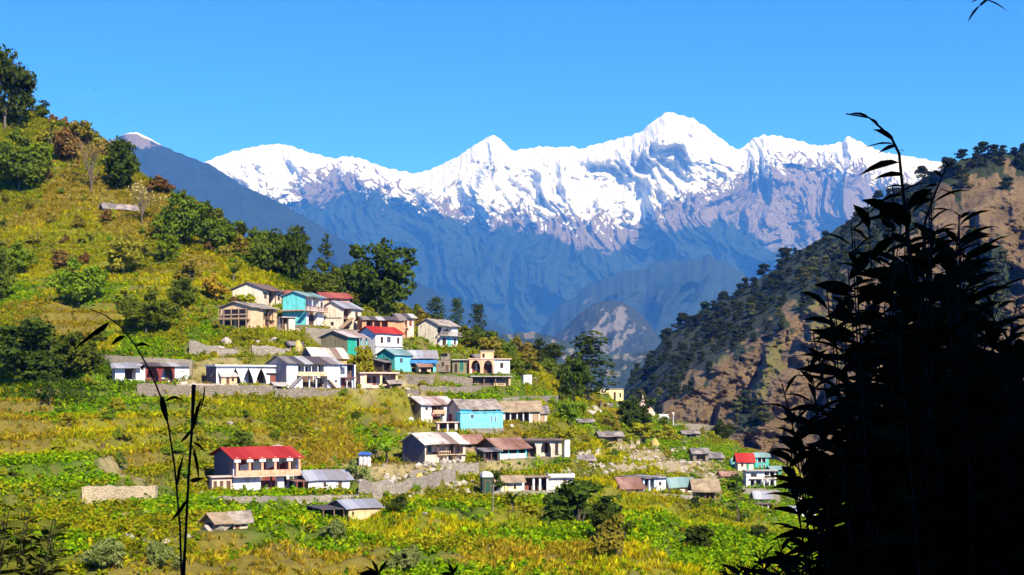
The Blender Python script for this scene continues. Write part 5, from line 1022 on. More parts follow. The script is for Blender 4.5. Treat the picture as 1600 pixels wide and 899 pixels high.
def proto(kind, var):
    key = (kind, var)
    if key in KB: return KB[key]
    r = np.random.RandomState(hash_s(kind) + var * 17); mb = MB(); blobs = []
    if kind == 'round':       # broad evergreen
        mb.tube(limb_pts(r, (0, 0, -.08), (.02, .01, .38), 4, .01), [.045, .038, .03, .024], 7)
        for i in range(15):
            u = unit(r.normal(size=3)); c = np.array([0, 0, .46]) + u * np.array([.29, .29, .33]) * r.uniform(.4, 1.1); Rl = r.uniform(.13, .23)
            if i < 7: mb.tube(limb_pts(r, (.01, 0, r.uniform(.12, .34)), c, 4, .02), [.022, .015, .010, .004], 5)
            for j in range(8):
                u2 = unit(r.normal(size=3) + u * .5 + np.array([0, 0, .15])); blobs.append((c + u2 * Rl * r.uniform(.35, 1.05) * np.array([1, 1, .85]), Rl * r.uniform(.28, .55) * np.array([1.15, 1.15, .8])))
        V, P = crown_from(blobs, 66, .038, r, .02)
    elif kind == 'tall':      # slender open broadleaf, gaps between the tiers
        mb.tube(limb_pts(r, (0, 0, -.06), (.03, 0, .95), 6, .02), [.028, .024, .02, .015, .01, .004], 6)
        for i in range(22):
            z = r.uniform(.16, .97); a = r.uniform(0, 6.28); d = r.uniform(.06, .20) * (1.15 - z * .6); c = (math.cos(a) * d, math.sin(a) * d, z); R = r.uniform(.05, .09) * np.array([1.2, 1.2, .75]); blobs.append((c, R)); mb.tube(limb_pts(r, (.015, 0, z - .07), c, 3, .01), [.010, .007, .003], 4)
        V, P = crown_from(blobs, 60, .034, r)
    elif kind == 'pine':      # hill pine, clumped whorls up a straight trunk
        mb.tube(limb_pts(r, (0, 0, -.06), (.015, .01, .98), 6, .012), [.022, .02, .016, .012, .008, .003], 6)
        for i in range(42):
            z = .12 + .86 * (i / 41) + r.uniform(-.02, .02); a = i * 2.4 + r.uniform(-.5, .5); d = r.uniform(.25, 1.0) * .19 * (1.12 - z) ** .7; c = (math.cos(a) * d, math.sin(a) * d, z + .01); R = r.uniform(.045, .085) * np.array([1.25, 1.25, .8]); blobs.append((c, R)); mb.tube(limb_pts(r, (.01, 0, z - .04), c, 3, .006), [.008, .005, .002], 4)
        V, P = crown_from(blobs, 60, .030, r)
    elif kind == 'bush':
        for i in range(5): mb.tube(limb_pts(r, (r.normal() * .03, r.normal() * .03, -.08), (r.normal() * .25, r.normal() * .25, r.uniform(.4, .75)), 4, .03), [.022, .016, .01, .004], 5)
        for i in range(6):
            u = unit(r.normal(size=3)); u[2] = abs(u[2]); c = np.array([0, 0, .16]) + u * np.array([.40, .40, .42]) * r.uniform(.4, 1.1); Rl = r.uniform(.16, .30)
            for j in range(7): u2 = unit(r.normal(size=3) + u * .5); blobs.append((c + u2 * Rl * r.uniform(.3, 1.1), Rl * r.uniform(.25, .55) * np.array([1.1, 1.1, .85])))
        V, P = crown_from(blobs, 46, .062, r, -.03)
    elif kind == 'bare':      # thin twiggy crown with few leaves
        mb.tube(limb_pts(r, (0, 0, -.08), (.02, 0, .35), 3, .02), [.03, .026, .02], 6)
        for i in range(16):
            a = r.uniform(0, 6.28); e = (math.cos(a) * r.uniform(.15, .5), math.sin(a) * r.uniform(.15, .5), r.uniform(.5, 1.0)); mb.tube(limb_pts(r, (.02, 0, r.uniform(.12, .35)), e, 4, .03), [.016, .01, .006, .002], 4)
            for j in range(3): mb.tube(limb_pts(r, np.array(e) * r.uniform(.6, .9), np.array(e) + r.normal(size=3) * .12, 3, .01), [.006, .004, .002], 4)
            blobs.append((e, np.array([.14, .14, .12])))
        V, P = crown_from(blobs, 12, .045, r)
    elif kind == 'palm':      # banana like plant of long arching leaves
        mb.tube(limb_pts(r, (0, 0, -.08), (.01, 0, .4), 3, .01), [.05, .045, .03], 7); Vs = []; Ps = []; k = 0
        for i in range(13):
            a = i * 2.4; el = r.uniform(.5, 1.25); L = r.uniform(.45, .7); side = np.array([-math.sin(a), math.cos(a), 0]); p = np.array([0, 0, .38]); d = np.array([math.cos(a) * math.cos(el), math.sin(a) * math.cos(el), math.sin(el)]); row = []
            for j in range(6):
                wv = .075 * math.sin(math.pi * (j + .35) / 5.6); row += [p - side * wv, p + side * wv]; p = p + d * L / 5; d = unit(d + np.array([0, 0, -.22]))
            Vs += row; Ps += [(k + 2 * j, k + 2 * j + 1, k + 2 * j + 3, k + 2 * j + 2) for j in range(5)]; k += 12
        V, P = np.array(Vs), np.array(Ps)
    elif kind == 'fountain':  # rounded shrub of drooping feathery shoots
        mb.tube([(0, 0, -.1), (0, 0, .3)], [.05, .03], 6); Vs = []; Ps = []; k = 0
        for i in range(7):
            u = unit(r.normal(size=3)); u[2] = abs(u[2]); c = np.array([0, 0, .22]) + u * np.array([.30, .30, .36]) * r.uniform(.3, 1); Rl = r.uniform(.16, .26)
            for j in range(7): u2 = unit(r.normal(size=3) + u * .6); blobs.append((c + u2 * Rl * r.uniform(.3, 1.05), Rl * r.uniform(.25, .5) * np.array([1.1, 1.1, .9])))
        C_, N_ = [], []
        for c, R in blobs: u = unit(r.normal(size=(60, 3))); C_.append(np.array(c) + u * R * r.uniform(.4, 1, (60, 1))); N_.append(unit(u + .5 * r.normal(size=(60, 3)) + np.array([0, 0, .5])))
        C_, N_ = np.concatenate(C_), np.concatenate(N_); k_ = C_[:, 2] > -.02; V, P = leaf_quads(C_[k_], N_[k_], .026 * r.uniform(.6, 1.4, k_.sum()), r, 4.0)
    elif kind == 'far':       # forest tree of the far slope
        mb.tube([(0, 0, -.15), (0, 0, .6)], [.03, .015], 5)
        for i in range(15):
            z = r.uniform(.02, .9); a = r.uniform(0, 6.28); d = r.uniform(.02, .24) * (1.25 - z); blobs.append(((math.cos(a) * d, math.sin(a) * d, z), r.uniform(.09, .15) * np.array([1.1, 1.1, .9])))
        V, P = crown_from(blobs, 40, .07, r)
    w_ = max(np.percentile(np.abs(V[:, 0]), 97), np.percentile(np.abs(V[:, 1]), 97)); V = V / np.array([w_, w_, np.percentile(V[:, 2], 99.5)]) if kind not in ('palm',) else V
    cm = np_mesh('crown', V, P, None); tm = mb.build('trunk', BARK, None)
    cm.data.materials.append(None)
    KB[key] = (cm.data, tm.data)
    bpy.data.objects.remove(cm); bpy.data.objects.remove(tm); return KB[key]
def hash_s(s): return sum(ord(c) * (i + 3) for i, c in enumerate(s)) % 9973
BARK = bark('bark', (.13, .10, .075))
LEAF = {}
def leafm(k):
    if k not in LEAF:
        D = dict(deep=((0.026, 0.042, 0.005), (0.075, 0.101, 0.01)), mid=((0.06, 0.0924, 0.0075), (0.15, 0.176, 0.0125)), bright=((0.1, 0.176, 0.009), (0.22, 0.286, 0.015)), olive=((0.16, 0.139, 0.0125), (0.29, 0.227, 0.025)), lime=((0.22, 0.227, 0.01), (0.36, 0.319, 0.0175)),
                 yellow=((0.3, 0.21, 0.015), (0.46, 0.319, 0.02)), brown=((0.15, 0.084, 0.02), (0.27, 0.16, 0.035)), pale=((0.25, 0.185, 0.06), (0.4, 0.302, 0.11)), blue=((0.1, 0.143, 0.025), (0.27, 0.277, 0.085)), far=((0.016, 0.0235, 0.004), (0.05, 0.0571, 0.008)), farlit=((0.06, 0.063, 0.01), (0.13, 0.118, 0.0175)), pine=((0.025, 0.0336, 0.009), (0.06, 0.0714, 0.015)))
        LEAF[k] = leaf_mat('leaf_' + k, *D[k], .22, False, .22, 2.0)
    return LEAF[k]
NAMES = dict(round='broadleaf_tree', tall='slender_tree', pine='pine_tree', bush='bush', bare='bare_tree', palm='banana_plant', fountain='shrub', far='forest_tree')
CATS = dict(round='tree', tall='tree', pine='pine tree', bush='bush', bare='tree', palm='banana plant', fountain='shrub', far='tree')
rz_ = random.Random(77)
def plant(kind, pos, h, w, leaf, label, group=None, parts=True, var=None):
    var = rz_.randrange(3) if var is None else var; cm, tm = proto(kind, var)
    sx = w / 2 if kind != 'palm' else h
    root = thing(NAMES[kind], label, CATS[kind], tuple(pos), rz_.uniform(0, 6.28), group)
    root.scale = (sx, sx, h)
    c = bpy.data.objects.new('crown', cm); link(c, root); c.material_slots[0].link = 'OBJECT'; c.material_slots[0].material = leafm(leaf)
    if parts: link(bpy.data.objects.new('trunk', tm), root)
    return root
def tree(kind, px, py, hpx, wpx, leaf, label, group=None, sink=.15, dY=0, **kw):
    p = hit(px, py); s = p[1] / F
    z = float(tz(px, p[1])); return plant(kind, (p[0], p[1], z - sink), hpx * s, wpx * s, leaf, label, group, **kw)
def make_trees():
    T = [('round',590,494,112,104,'deep','huge round dark evergreen on the skyline above the brick house'),
     ('tall',508,462,96,34,'deep','slender dark tree with gaps standing alone on the skyline'),
     ('round',458,442,86,70,'deep','dark clumped tree behind the top cream house'),
     ('tall',462,430,78,40,'pine','thin topped tree rising out of the dark clump'),
     ('round',420,428,60,66,'mid','mid green tree at the left edge of the dark clump'),
     ('round',505,472,66,60,'mid','low dark tree between the clump and the huge round evergreen'),
     ('round',540,476,60,58,'deep','small round tree at the left foot of the huge evergreen'),
     ('round',400,402,46,40,'mid','leafy tree on the skyline left of the dark clump'),
     ('round',374,362,24,24,'deep','small round tree standing clear on the skyline ridge'),
     ('round',8,202,122,104,'deep','tall dark tree at the left edge, highest on the skyline'),
     ('tall',66,172,32,30,'pine','spindly little tree beside the tall dark skyline tree'),
     ('round',183,296,78,60,'deep','dense dark tree on the upper slope with a rounded double crown'),
     ('bare',222,352,70,66,'pale','bare pale grey tree beside the collapsed stone cottage'),
     ('round',284,386,84,78,'mid','big green tree below the bare pale tree'),
     ('round',318,378,62,40,'deep','dark twin tree touching the right of the big green tree'),
     ('round',193,432,60,66,'olive','sparse olive tree in the middle of the upper slope'),
     ('round',124,478,74,76,'bright','bright green bushy tree on the left slope'),
     ('round',98,420,30,34,'brown','small brownish tree above the bright green tree'),
     ('round',228,524,72,80,'mid','dark spreading tree above the long terrace wall'),
     ('round',30,300,92,96,'mid','broad green tree at the left edge under the skyline'),
     ('round',105,252,54,54,'brown','brown leaved tree high on the left slope'),
     ('bare',142,300,84,70,'brown','thin brown twiggy tree left of the dense double crowned tree'),
     ('bush',120,222,34,44,'olive','olive bush on the skyline right of the brown leaved tree'),
     ('bush',152,222,22,26,'mid','green bush on the skyline left of the dense double crowned tree'),
     ('round',262,410,46,40,'bright','small fresh green tree under the big green tree'),
     ('bush',300,440,36,44,'olive','olive bush above the golden bush and the weathered house'),
     ('round',345,392,48,60,'mid','spreading tree on the skyline right of the dark twin tree'),
     ('bush',215,262,16,26,'olive','low olive bush on the skyline right of the dense double crowned tree'),
     ('round',290,478,44,40,'mid','green tree on the slope left of the weathered house'),
     ('bush',150,440,26,40,'lime','lime bush right of the bright green bushy tree'),
     ('bush',80,228,40,52,'olive','olive bush just under the left skyline'),
     ('round',60,602,100,130,'deep','large dark tree mass at left above the orange field'),
     ('round',118,588,70,80,'mid','green tree on the right side of the large dark mass'),
     ('tall',78,640,110,40,'deep','narrow dark tree hanging down into the orange field'),
     ('round',20,432,56,56,'bright','fresh green tree low on the left edge'),
     ('round',0,470,80,50,'mid','green tree cut by the left edge of the slope'),
     ('pine',681,507,44,34,'deep','leftmost of the three pines above the aqua balcony house'),
     ('pine',715,520,54,24,'deep','thin middle pine of the three above the aqua balcony house'),
     ('pine',746,520,52,30,'deep','rightmost of the three pines above the aqua balcony house'),
     ('round',850,566,42,58,'deep','dark clump of trees on the skyline left of the tall pine'),
     ('bush',815,556,30,40,'olive','olive bush on the skyline right of the three pines'),
     ('pine',920,630,112,92,'deep','tall twin topped pine on the right skyline'),
     ('round',896,634,78,60,'deep','shorter pine leaning against the tall twin topped pine'),
     ('round',990,676,54,60,'deep','dark green tree in front of the pink temple'),
     ('tall',1153,818,80,48,'deep','open crowned tree with a forked dark trunk in the yellow field'),
     ('round',890,662,44,44,'bright','fresh lime tree right of the slate row'),
     ('palm',604,724,46,44,'bright','bright banana clump left of the grey gabled house'),
     ('palm',588,716,34,30,'mid','dark banana plant behind the bright clump'),
     ('palm',800,796,42,40,'mid','banana plant below the cream thatched room'),
     ('palm',365,440,34,34,'bright','banana plant on the slope left of the top cream house'),
     ('bush',905,822,72,104,'deep','dark olive bush hanging over the yellow field below the white cube house'),
     ('bush',872,806,44,60,'deep','left shoulder of the dark bushes below the white cube house'),
     ('bush',938,848,64,84,'deep','dark bush between the olive brown bush and the dark olive bush'),
     ('bush',966,872,72,76,'olive','big olive brown bush beside the dark olive bush'),
     ('fountain',632,897,46,44,'blue','feathery blue green shrub at the bottom of the field'),
     ('fountain',160,888,50,58,'blue','feathery shrub on the lower left field, larger of the pair'),
     ('fountain',254,888,44,46,'blue','feathery shrub on the lower left field, smaller of the pair'),
     ('fountain',520,844,34,44,'blue','blue green shrub under the silver roofed tan shed'),
     ('bush',560,768,48,46,'blue','white flecked shrub right of the low tin roofed house'),
     ('bush',372,707,36,60,'mid','dark green shrub patch above the red roofed house'),
     ('bush',378,778,22,18,'bright','small clipped bush in front of the red roofed house'),
     ('bush',470,566,36,26,'yellow','yellow bush left of the pale sheet roofed house'),
     ('bush',572,584,46,34,'lime','yellow lime bush under the dark mud gabled house'),
     ('bush',388,480,22,40,'lime','yellow green tree in front of the top cream gable'),
     ('bush',335,470,44,50,'yellow','golden bush left of the top cream gable'),
     ('bush',440,466,22,20,'olive','small olive shrub at the foot of the top cream gable'),
     ('bush',628,800,30,44,'deep','black green bush right of the silver roofed tan shed'),
     ('bush',1240,775,50,60,'lime','lime tree right of the curved terrace wall'),
     ('bush',1206,806,20,34,'lime','lime bush left of the two pillared white house'),
     ('bush',890,700,36,40,'lime','lime shrub in the crop right of the white end pillar'),
     ('bush',1100,860,40,56,'deep','dark bush deep in the yellow field at right'),
     ('bush',1040,690,26,44,'lime','lime green scrub mound below the arched gate'),
     ('bush',1000,690,30,50,'lime','lime green scrub mound under the dark temple tree'),
     ('bush',955,672,24,30,'olive','olive scrub mound under the pale yellow house'),
     ('bush',1190,845,26,34,'deep','dark bush at the foot of the forked tree'),
     ('round',1130,672,34,34,'deep','dark tree beyond the end of the ridge wall'),
     ('bush',770,560,36,46,'olive','olive bush behind the room on the salmon roof'),
     ('bush',735,546,30,40,'olive','olive bush right of the aqua balcony house'),
     ('bush',808,585,30,34,'mid','green bush at the right end of the salmon house'),
     ('bush',1090,800,28,34,'deep','dark shrub at the foot of the thatched hut'),
     ('bush',770,765,34,26,'deep','dark shrub below the black tarred shed')]
    for t in T: tree(*t)
    # skyline and hillside scrub one can still tell apart
    rs = random.Random(5)
    sets = [('shrubs along the left skyline', 'low scrub bush on the upper left skyline', 34, lambda: (lambda x: (x, np.interp(x, [40, 89, 133, 214, 267, 311, 369], [172, 188, 211, 270, 301, 330, 369]) + rs.uniform(-2, 14)))(rs.uniform(45, 370)), (12, 30), ('olive', 'mid', 'olive', 'mid', 'brown')),
            ('bushes on the upper left slope', 'rounded bush on the grassy upper left slope', 52, lambda: (lambda x: (x, np.interp(x, [0, 130, 260, 400], [220, 260, 330, 400]) + rs.uniform(10, 170)))(rs.uniform(0, 400)), (9, 24), ('olive', 'lime', 'olive', 'brown', 'bright', 'lime', 'olive', 'mid')),
            ('bushes along the skyline above the village', 'bush on the skyline slope above the village', 50, lambda: (lambda x: (x, np.interp(x, [360, 450, 550, 650, 750, 850, 940], [380, 425, 468, 498, 536, 574, 622]) + rs.uniform(-2, 14)))(rs.uniform(330, 900)), (12, 30), ('olive', 'mid', 'mid', 'deep', 'olive')),
            ('bushes between the village terraces', 'small bush between the village terraces', 40, lambda: (rs.uniform(280, 900), rs.uniform(520, 690)), (7, 16), ('mid', 'lime', 'bright', 'olive')),
            ('shrubs in the lower fields', 'leafy shrub in the lower fields', 52, lambda: (rs.uniform(10, 1240), rs.uniform(740, 885)), (8, 18), ('mid', 'bright', 'lime', 'lime', 'olive')),
            ('weeds along the foot of the stone walls', 'weedy shrub growing against a stone wall', 58, lambda: (lambda q: (q[0] + (q[2] - q[0]) * q[4], q[1] + (q[3] - q[1]) * q[4] + rs.uniform(-2, 4)))(rs.choice([(215, 618, 428, 619), (430, 624, 655, 621), (612, 602, 738, 605), (478, 529, 598, 533), (330, 788, 560, 786), (560, 782, 700, 758), (690, 750, 748, 744), (296, 556, 445, 559), (786, 639, 872, 632), (129, 790, 244, 787), (147, 568, 300, 578)]) + (rs.uniform(0, 1),)), (5, 13), ('mid', 'lime', 'bright', 'olive')),
            ('bushes on the left fields', 'green bush beside the left fields', 26, lambda: (rs.uniform(0, 330), rs.uniform(480, 745)), (10, 26), ('mid', 'bright', 'lime', 'lime')),
            ('shrubs on the right hand slope', 'shrub on the stony right hand slope', 30, lambda: (rs.uniform(880, 1300), rs.uniform(650, 800)), (8, 18), ('lime', 'mid', 'olive'))]
    for grp, lab, n, f, (h0, h1), lv in sets:
        k = 0; tries = 0
        while k < n and tries < n * 8:
            tries += 1; x, y = f(); p = hit(x, y)
            if y > 590 and p[1] > RIDGE_R[int((x - PXG[0]) / 4)] - 2: continue
            if 'stone walls' not in grp and on_pad(np.array([p[0]]), np.array([p[1]]), 1.0)[0]: continue
            if 'stone walls' in grp: x, y = x, y + 1.0
            h = rs.uniform(h0, h1); tree('bush', x, y, h, h * rs.uniform(1.0, 1.6), rs.choice(lv), lab, grp); k += 1
    # wooded shoulder of the right-hand valley side
    fo, gr = right_zone(); r = np.random.RandomState(9); P3 = RH.pos(); ii, jj = np.nonzero(fo > .55); wgt = ((RH.P[ii, jj] < 1430) | (r.uniform(size=len(ii)) < .9)) & (RH.P[ii, jj] < 1640) & (RH.Yr[ii, jj] < 720) & (RH.P[ii, jj] > 985)
    ii, jj = ii[wgt], jj[wgt]; sel = r.choice(len(ii), 5200); spots = []
    for q in sel:
        x, y = RH.P[ii[q], jj[q]], RH.Yr[ii[q], jj[q]]
        if all((x - a) ** 2 + (y - b) ** 2 > 7.6 ** 2 for a, b, _ in spots): spots.append((x, y, P3[ii[q], jj[q]]))
        if len(spots) >= 295: break
    for x, y, p in spots:
        s = p[1] / F; h = r.choice([r.uniform(9, 17), r.uniform(15, 26)]) * s; edge = y - np.interp(x, RH.px, RH.yc)
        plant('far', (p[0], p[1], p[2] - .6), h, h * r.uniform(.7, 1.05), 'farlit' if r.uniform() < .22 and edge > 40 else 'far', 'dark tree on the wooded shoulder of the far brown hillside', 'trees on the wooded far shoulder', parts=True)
# ------------------------------------------------------------------ the near bank: ledge under the camera, unseen steep slope behind added to shade the near plants
def bank_z(X, Y):
    rise = np.maximum(0, -Y - 2.6); up = np.minimum(rise * 1.6, 21 + rise * .42)
    drop = np.maximum(0, Y - 5.4)
    return -1.75 - .02 * X + up - np.minimum(drop * 1.05, 5) * sstep(0, 2.2, drop) + (fbm(X / 3.1, Y / 3.1, 4, 201) * .28) * sstep(.3, 2.5, np.hypot(X, Y))
def make_bank():
    x = np.linspace(-70, 70, 141); y = np.concatenate([np.linspace(-46, -4, 50), np.linspace(-3.4, 11, 40)]); X, Y = np.meshgrid(x, y, indexing='ij'); Z = bank_z(X, Y)
    m = NT('bank_earth'); n = m.noise(m.coord(), .9, 5, .65); m.color(m.ramp(n, [(.35, (.035, .045, .015)), (.6, (.09, .085, .035)), (.75, (.15, .11, .06))])); m.rough(.95); m.bump(n, .8, .2)
    tag(np_mesh('bank', np.stack([X, Y, Z], -1).reshape(-1, 3), grid_polys(len(x), len(y))[:, ::-1], m.m, smooth=True), kind='structure')
def near_leaf_mesh(bases, dirs, lens, wid, r, droop=.25, fold=.25, roll=None):
    V = []; T = []
    for k, (b, d, L) in enumerate(zip(bases, dirs, lens)):
        d = np.array(d, float); d /= np.linalg.norm(d) + 1e-9; s = np.cross(d, [0, 0, 1.]); s /= np.linalg.norm(s) + 1e-6
        if roll is not None:
            up = np.cross(s, d); a = r.normal() * roll; s = s * math.cos(a) + up * math.sin(a)
        up = np.cross(s, d); w = L * wid * r.uniform(.8, 1.2); b = np.array(b, float)
        n = len(V); ts = (0, .2, .45, .72, 1.0); ws = (0, .75, 1.0, .66, 0)
        rib = [b + d * L * t - np.array([0, 0, droop * L * t * t]) for t in ts]
        V += rib + [rib[i] + s * w * .5 * ws[i] + up * w * fold * ws[i] for i in (1, 2, 3)] + [rib[i] - s * w * .5 * ws[i] + up * w * fold * ws[i] for i in (1, 2, 3)]
        a_, c_ = n + 5, n + 8
        T += [(n, a_, n+1), (n, n+1, c_), (n+1, a_, a_+1), (n+1, a_+1, n+2), (n+1, n+2, c_+1), (n+1, c_+1, c_), (n+2, a_+1, a_+2), (n+2, a_+2, n+3), (n+2, n+3, c_+2), (n+2, c_+2, c_+1), (n+3, a_+2, n+4), (n+3, n+4, c_+2)]
    return np.array(V), np.array(T)
def in_poly(x, y, P):
    c = False; n = len(P)
    for i in range(n):
        (x1, y1), (x2, y2) = P[i], P[(i + 1) % n]
        if (y1 > y) != (y2 > y) and x < (x2 - x1) * (y - y1) / (y2 - y1) + x1: c = not c
    return c
def bezier(a, b, c, n): t = np.linspace(0, 1, n)[:, None]; return (1-t)**2 * a + 2*t*(1-t) * b + t*t * c
def leafy_shrub(name, label, tips, base_fn, leaf_px, r, mats, wid=.26, gap=.055, top_len=.9, stem_r=.006, cat='shrub', droop=.3, extra=(), flat=0):
    """tips: (px, py, depth); every shoot rises from the ground and carries leaves along its upper part"""
    sm = MB(); B = []; D = []; L = []
    shoots = [(bezier(base_fn(np.array(sight(float(x), float(y), float(Y)))), None, None, 2) if 0 else (x, y, Y)) for x, y, Y in tips]
    for x, y, Y in shoots:
        tip = np.array(sight(float(x), float(y), float(Y))); b0 = base_fn(tip); mid = b0 * .35 + tip * .65 + np.array([(b0[0] - tip[0]) * .30, 0, .0]); p = bezier(b0, mid, tip, 14); sm.tube([tuple(q) for q in p], list(np.linspace(stem_r, stem_r * .3, 14)), 5)
        seg = np.linalg.norm(np.diff(p, axis=0), axis=1); tot = seg.sum(); cum = np.concatenate([[0], np.cumsum(seg)]); s0 = max(0, tot - top_len); k = 0
        for s in np.arange(s0, tot, gap):
            q = np.array([np.interp(s, cum, p[:, i]) for i in range(3)]); q2 = np.array([np.interp(min(tot, s + .02), cum, p[:, i]) for i in range(3)]); ax = q2 - q; ax /= np.linalg.norm(ax) + 1e-9
            a = k * 2.4 + r.uniform(-.5, .5); k += 1; u = np.array([math.cos(a), math.sin(a), r.uniform(-.25, .25)]); f = (s - s0) / (tot - s0 + 1e-6)
            B.append(q); D.append(u * (1.15 - .45 * f) * np.array([1 + flat, 1 - flat * .6, 1]) + ax * (.25 + .8 * f) * (1 - flat) + np.array([-flat * .35, 0, -flat * (1.1 - .9 * f)])); L.append(leaf_px * Y / F * r.uniform(.65, 1.25) * (1 - .35 * f * f))
    for path, rad, lv in extra:      # hand placed shoots: path of (px,py,depth), leaves as (px,py)->(px,py)
        p = [tuple(np.array(sight(float(a), float(b), float(c)))) for a, b, c in path]; sm.tube(p, list(np.linspace(rad, rad * .35, len(p))), 5)
        for (a, b), (c, d), Y in lv:
            q = np.array(sight(float(a), float(b), float(Y))); e = np.array(sight(float(c), float(d), float(Y) + r.uniform(-.02, .02))); B.append(q); D.append(e - q + np.array([0, 0, droop * np.linalg.norm(e - q)])); L.append(np.linalg.norm(e - q))
    V, T = near_leaf_mesh(B, D, L, wid, r, droop, .18, .6)
    c0 = base_fn(np.array(sight(float(tips[0][0]), float(tips[0][1]), float(tips[0][2])))) if tips else np.array(sm.v[0])
    root = thing(name, label, cat, tuple(c0)); sm.v = [tuple(np.array(v) - c0) for v in sm.v]
    sm.build('stem', mats[0], root); np_mesh('foliage', V - c0, T, mats[1], root); return root
def make_foreground():
    r = np.random.RandomState(31)
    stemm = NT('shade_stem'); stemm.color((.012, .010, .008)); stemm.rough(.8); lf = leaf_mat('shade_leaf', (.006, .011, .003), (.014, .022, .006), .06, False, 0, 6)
    POLY = [(1388,315),(1362,420),(1340,515),(1318,615),(1308,690),(1335,745),(1350,825),(1290,868),(1225,905),(1700,960),(1700,520),(1600,500),(1545,455),(1520,400),(1490,330),(1440,285)]
    tips = []
    while len(tips) < 380:
        x, y = r.uniform(1180, 1700), r.uniform(280, 980)
        if in_poly(x, y, POLY) and r.uniform() < .25 + .75 * sstep(0, 150, x - np.interp(y, [310, 420, 515, 615, 690, 830], [1388, 1362, 1340, 1318, 1308, 1350])): tips.append((x, y, r.uniform(3.3, 5.6)))
    # leaf sprays sticking out of the outline
    for x, y in ((1356,318),(1335,372),(1325,420),(1300,470),(1262,560),(1222,600),(1232,680),(1228,712),(1240,640),(1285,775),(1290,815),(1250,655),(1238,668),(1270,590),(1304,500),(1320,440),(1500,335),(1530,380),(1560,440),(1590,470),(1395,290),(1455,300),(1180,862),(1165,885),(1215,845),(1290,440),(1270,520),(1330,345)): tips.append((x, y, r.uniform(3.6, 4.4)))
    def base(tip): X = 1.05 + .42 * (tip[0] - .9) + r.uniform(-.12, .12); Y = tip[1] + r.uniform(-.2, .3); return np.array([X, Y, float(bank_z(X, Y)) - .1])
    ex = [([(1450,560,4.0),(1424,430,4.0),(1414,330,4.0),(1405,240,4.0),(1392,214,4.0),(1372,196,4.0),(1358,184,4.0),(1322,178,4.0)], .006,
           [((1360,186),(1320,177),4.0),((1372,199),(1357,180),4.0),((1398,222),(1356,196),4.0),((1402,228),(1374,240),4.0),((1398,226),(1346,234),4.0),((1405,235),(1415,237),4.0),((1406,254),(1345,275),4.0),((1412,292),(1374,298),4.0),((1412,275),(1362,282),4.0),((1412,305),(1372,318),4.0),((1418,330),(1352,322),4.0),((1416,345),(1350,345),4.0),((1420,318),(1462,312),4.0)]),
          ([(1440,520,4.1),(1446,345,4.1),(1462,300,4.1),(1478,262,4.1),(1492,248,4.1)], .005, [((1478,268),(1500,246),4.1),((1472,278),(1455,262),4.1),((1466,290),(1440,296),4.1),((1482,262),(1470,245),4.1),((1464,296),(1500,312),4.1),((1452,330),(1490,330),4.1)]),
          ([(1500,560,4.2),(1500,400,4.2),(1498,335,4.2)], .005, [((1500,342),(1520,328),4.2),((1498,338),(1486,328),4.2),((1500,355),(1530,362),4.2)]),
          ([(1530,600,4.2),(1520,440,4.2),(1532,385,4.2)], .005, [((1530,392),(1568,372),4.2),((1526,400),(1540,418),4.2),((1534,390),(1545,372),4.2)])]
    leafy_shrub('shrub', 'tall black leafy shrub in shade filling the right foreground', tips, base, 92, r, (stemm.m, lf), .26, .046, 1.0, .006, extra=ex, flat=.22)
    # reeds
    def reed(label, path, rad, leaves, Y, ground=True):
        sm = MB(); p = [np.array(sight(float(a), float(b), Y)) for a, b in path]
        x0, y0 = p[0][0], p[0][1]; g = np.array([x0 - .01, y0, float(bank_z(x0, y0)) - .05]); pts = ([g] if ground else []) + p
        c0 = pts[0]; root = thing('reed', label, 'reed', tuple(c0)); sm.tube([tuple(q - c0) for q in pts], ([rad[0]] if ground else []) + list(np.interp(np.linspace(0, 1, len(p)), np.linspace(0, 1, len(rad)), rad)), 7); sm.build('stem', stemm.m, root)
        for lp, w in leaves:
            q = np.array([sight(float(a), float(b), Y) for a, b in lp]) - c0; n = 7; t = np.linspace(0, 1, n); k = np.linspace(0, 1, len(q)); q = np.stack([np.interp(t, k, q[:, i]) for i in range(3)], 1); q = smooth1(q, .7, 0) if len(lp) > 2 else q
            tv = np.gradient(q, axis=0); nv = np.cross(unit(tv), [0, 1., 0]); ww = (w * Y / F * .5) * np.sin(np.pi * (.06 + .90 * t) ** .8)[:, None]; off = np.array([0, .006, 0])
            V = np.stack([q - nv * ww, q + off * 0 + np.array([0, .004, 0]), q + nv * ww], 1).reshape(-1, 3); np_mesh('leaf', V, grid_polys(n, 3), lf, root)
        return root
    reed('dark cut reed stalk standing upright in the left foreground', [(286,905),(289,860),(295,740),(300,670),(303,601)], [.0040, .0026, .0023, .0025, .0042], [([(302,672),(308,640),(316,622)], 6), ([(299,672),(290,684),(281,692)], 5), ([(302,690),(312,697),(321,706)], 4), ([(302,700),(308,725),(311,752)], 5), ([(297,752),(306,750),(318,747)], 7), ([(293,780),(280,800),(266,815)], 6), ([(320,602),(318,625),(310,650)], 2.5)], 2.6)
    reed('thin bent reed arching left in front of the leftmost white house', [(284,905),(281,820),(273,730),(264,670),(256,632),(243,600),(230,572),(212,541),(190,512),(165,493),(140,483)], [.0021, .0017, .0010], [([(252,618),(256,640),(263,664)], 10), ([(256,628),(272,620),(290,627)], 4), ([(172,503),(146,522),(114,547)], 7), ([(170,505),(160,515),(148,526)], 5), ([(195,525),(184,530),(173,540)], 7), ([(212,541),(222,537),(234,541)], 5), ([(277,760),(280,735),(287,710)], 5), ([(228,570),(220,575),(226,580)], 4)], 2.7)
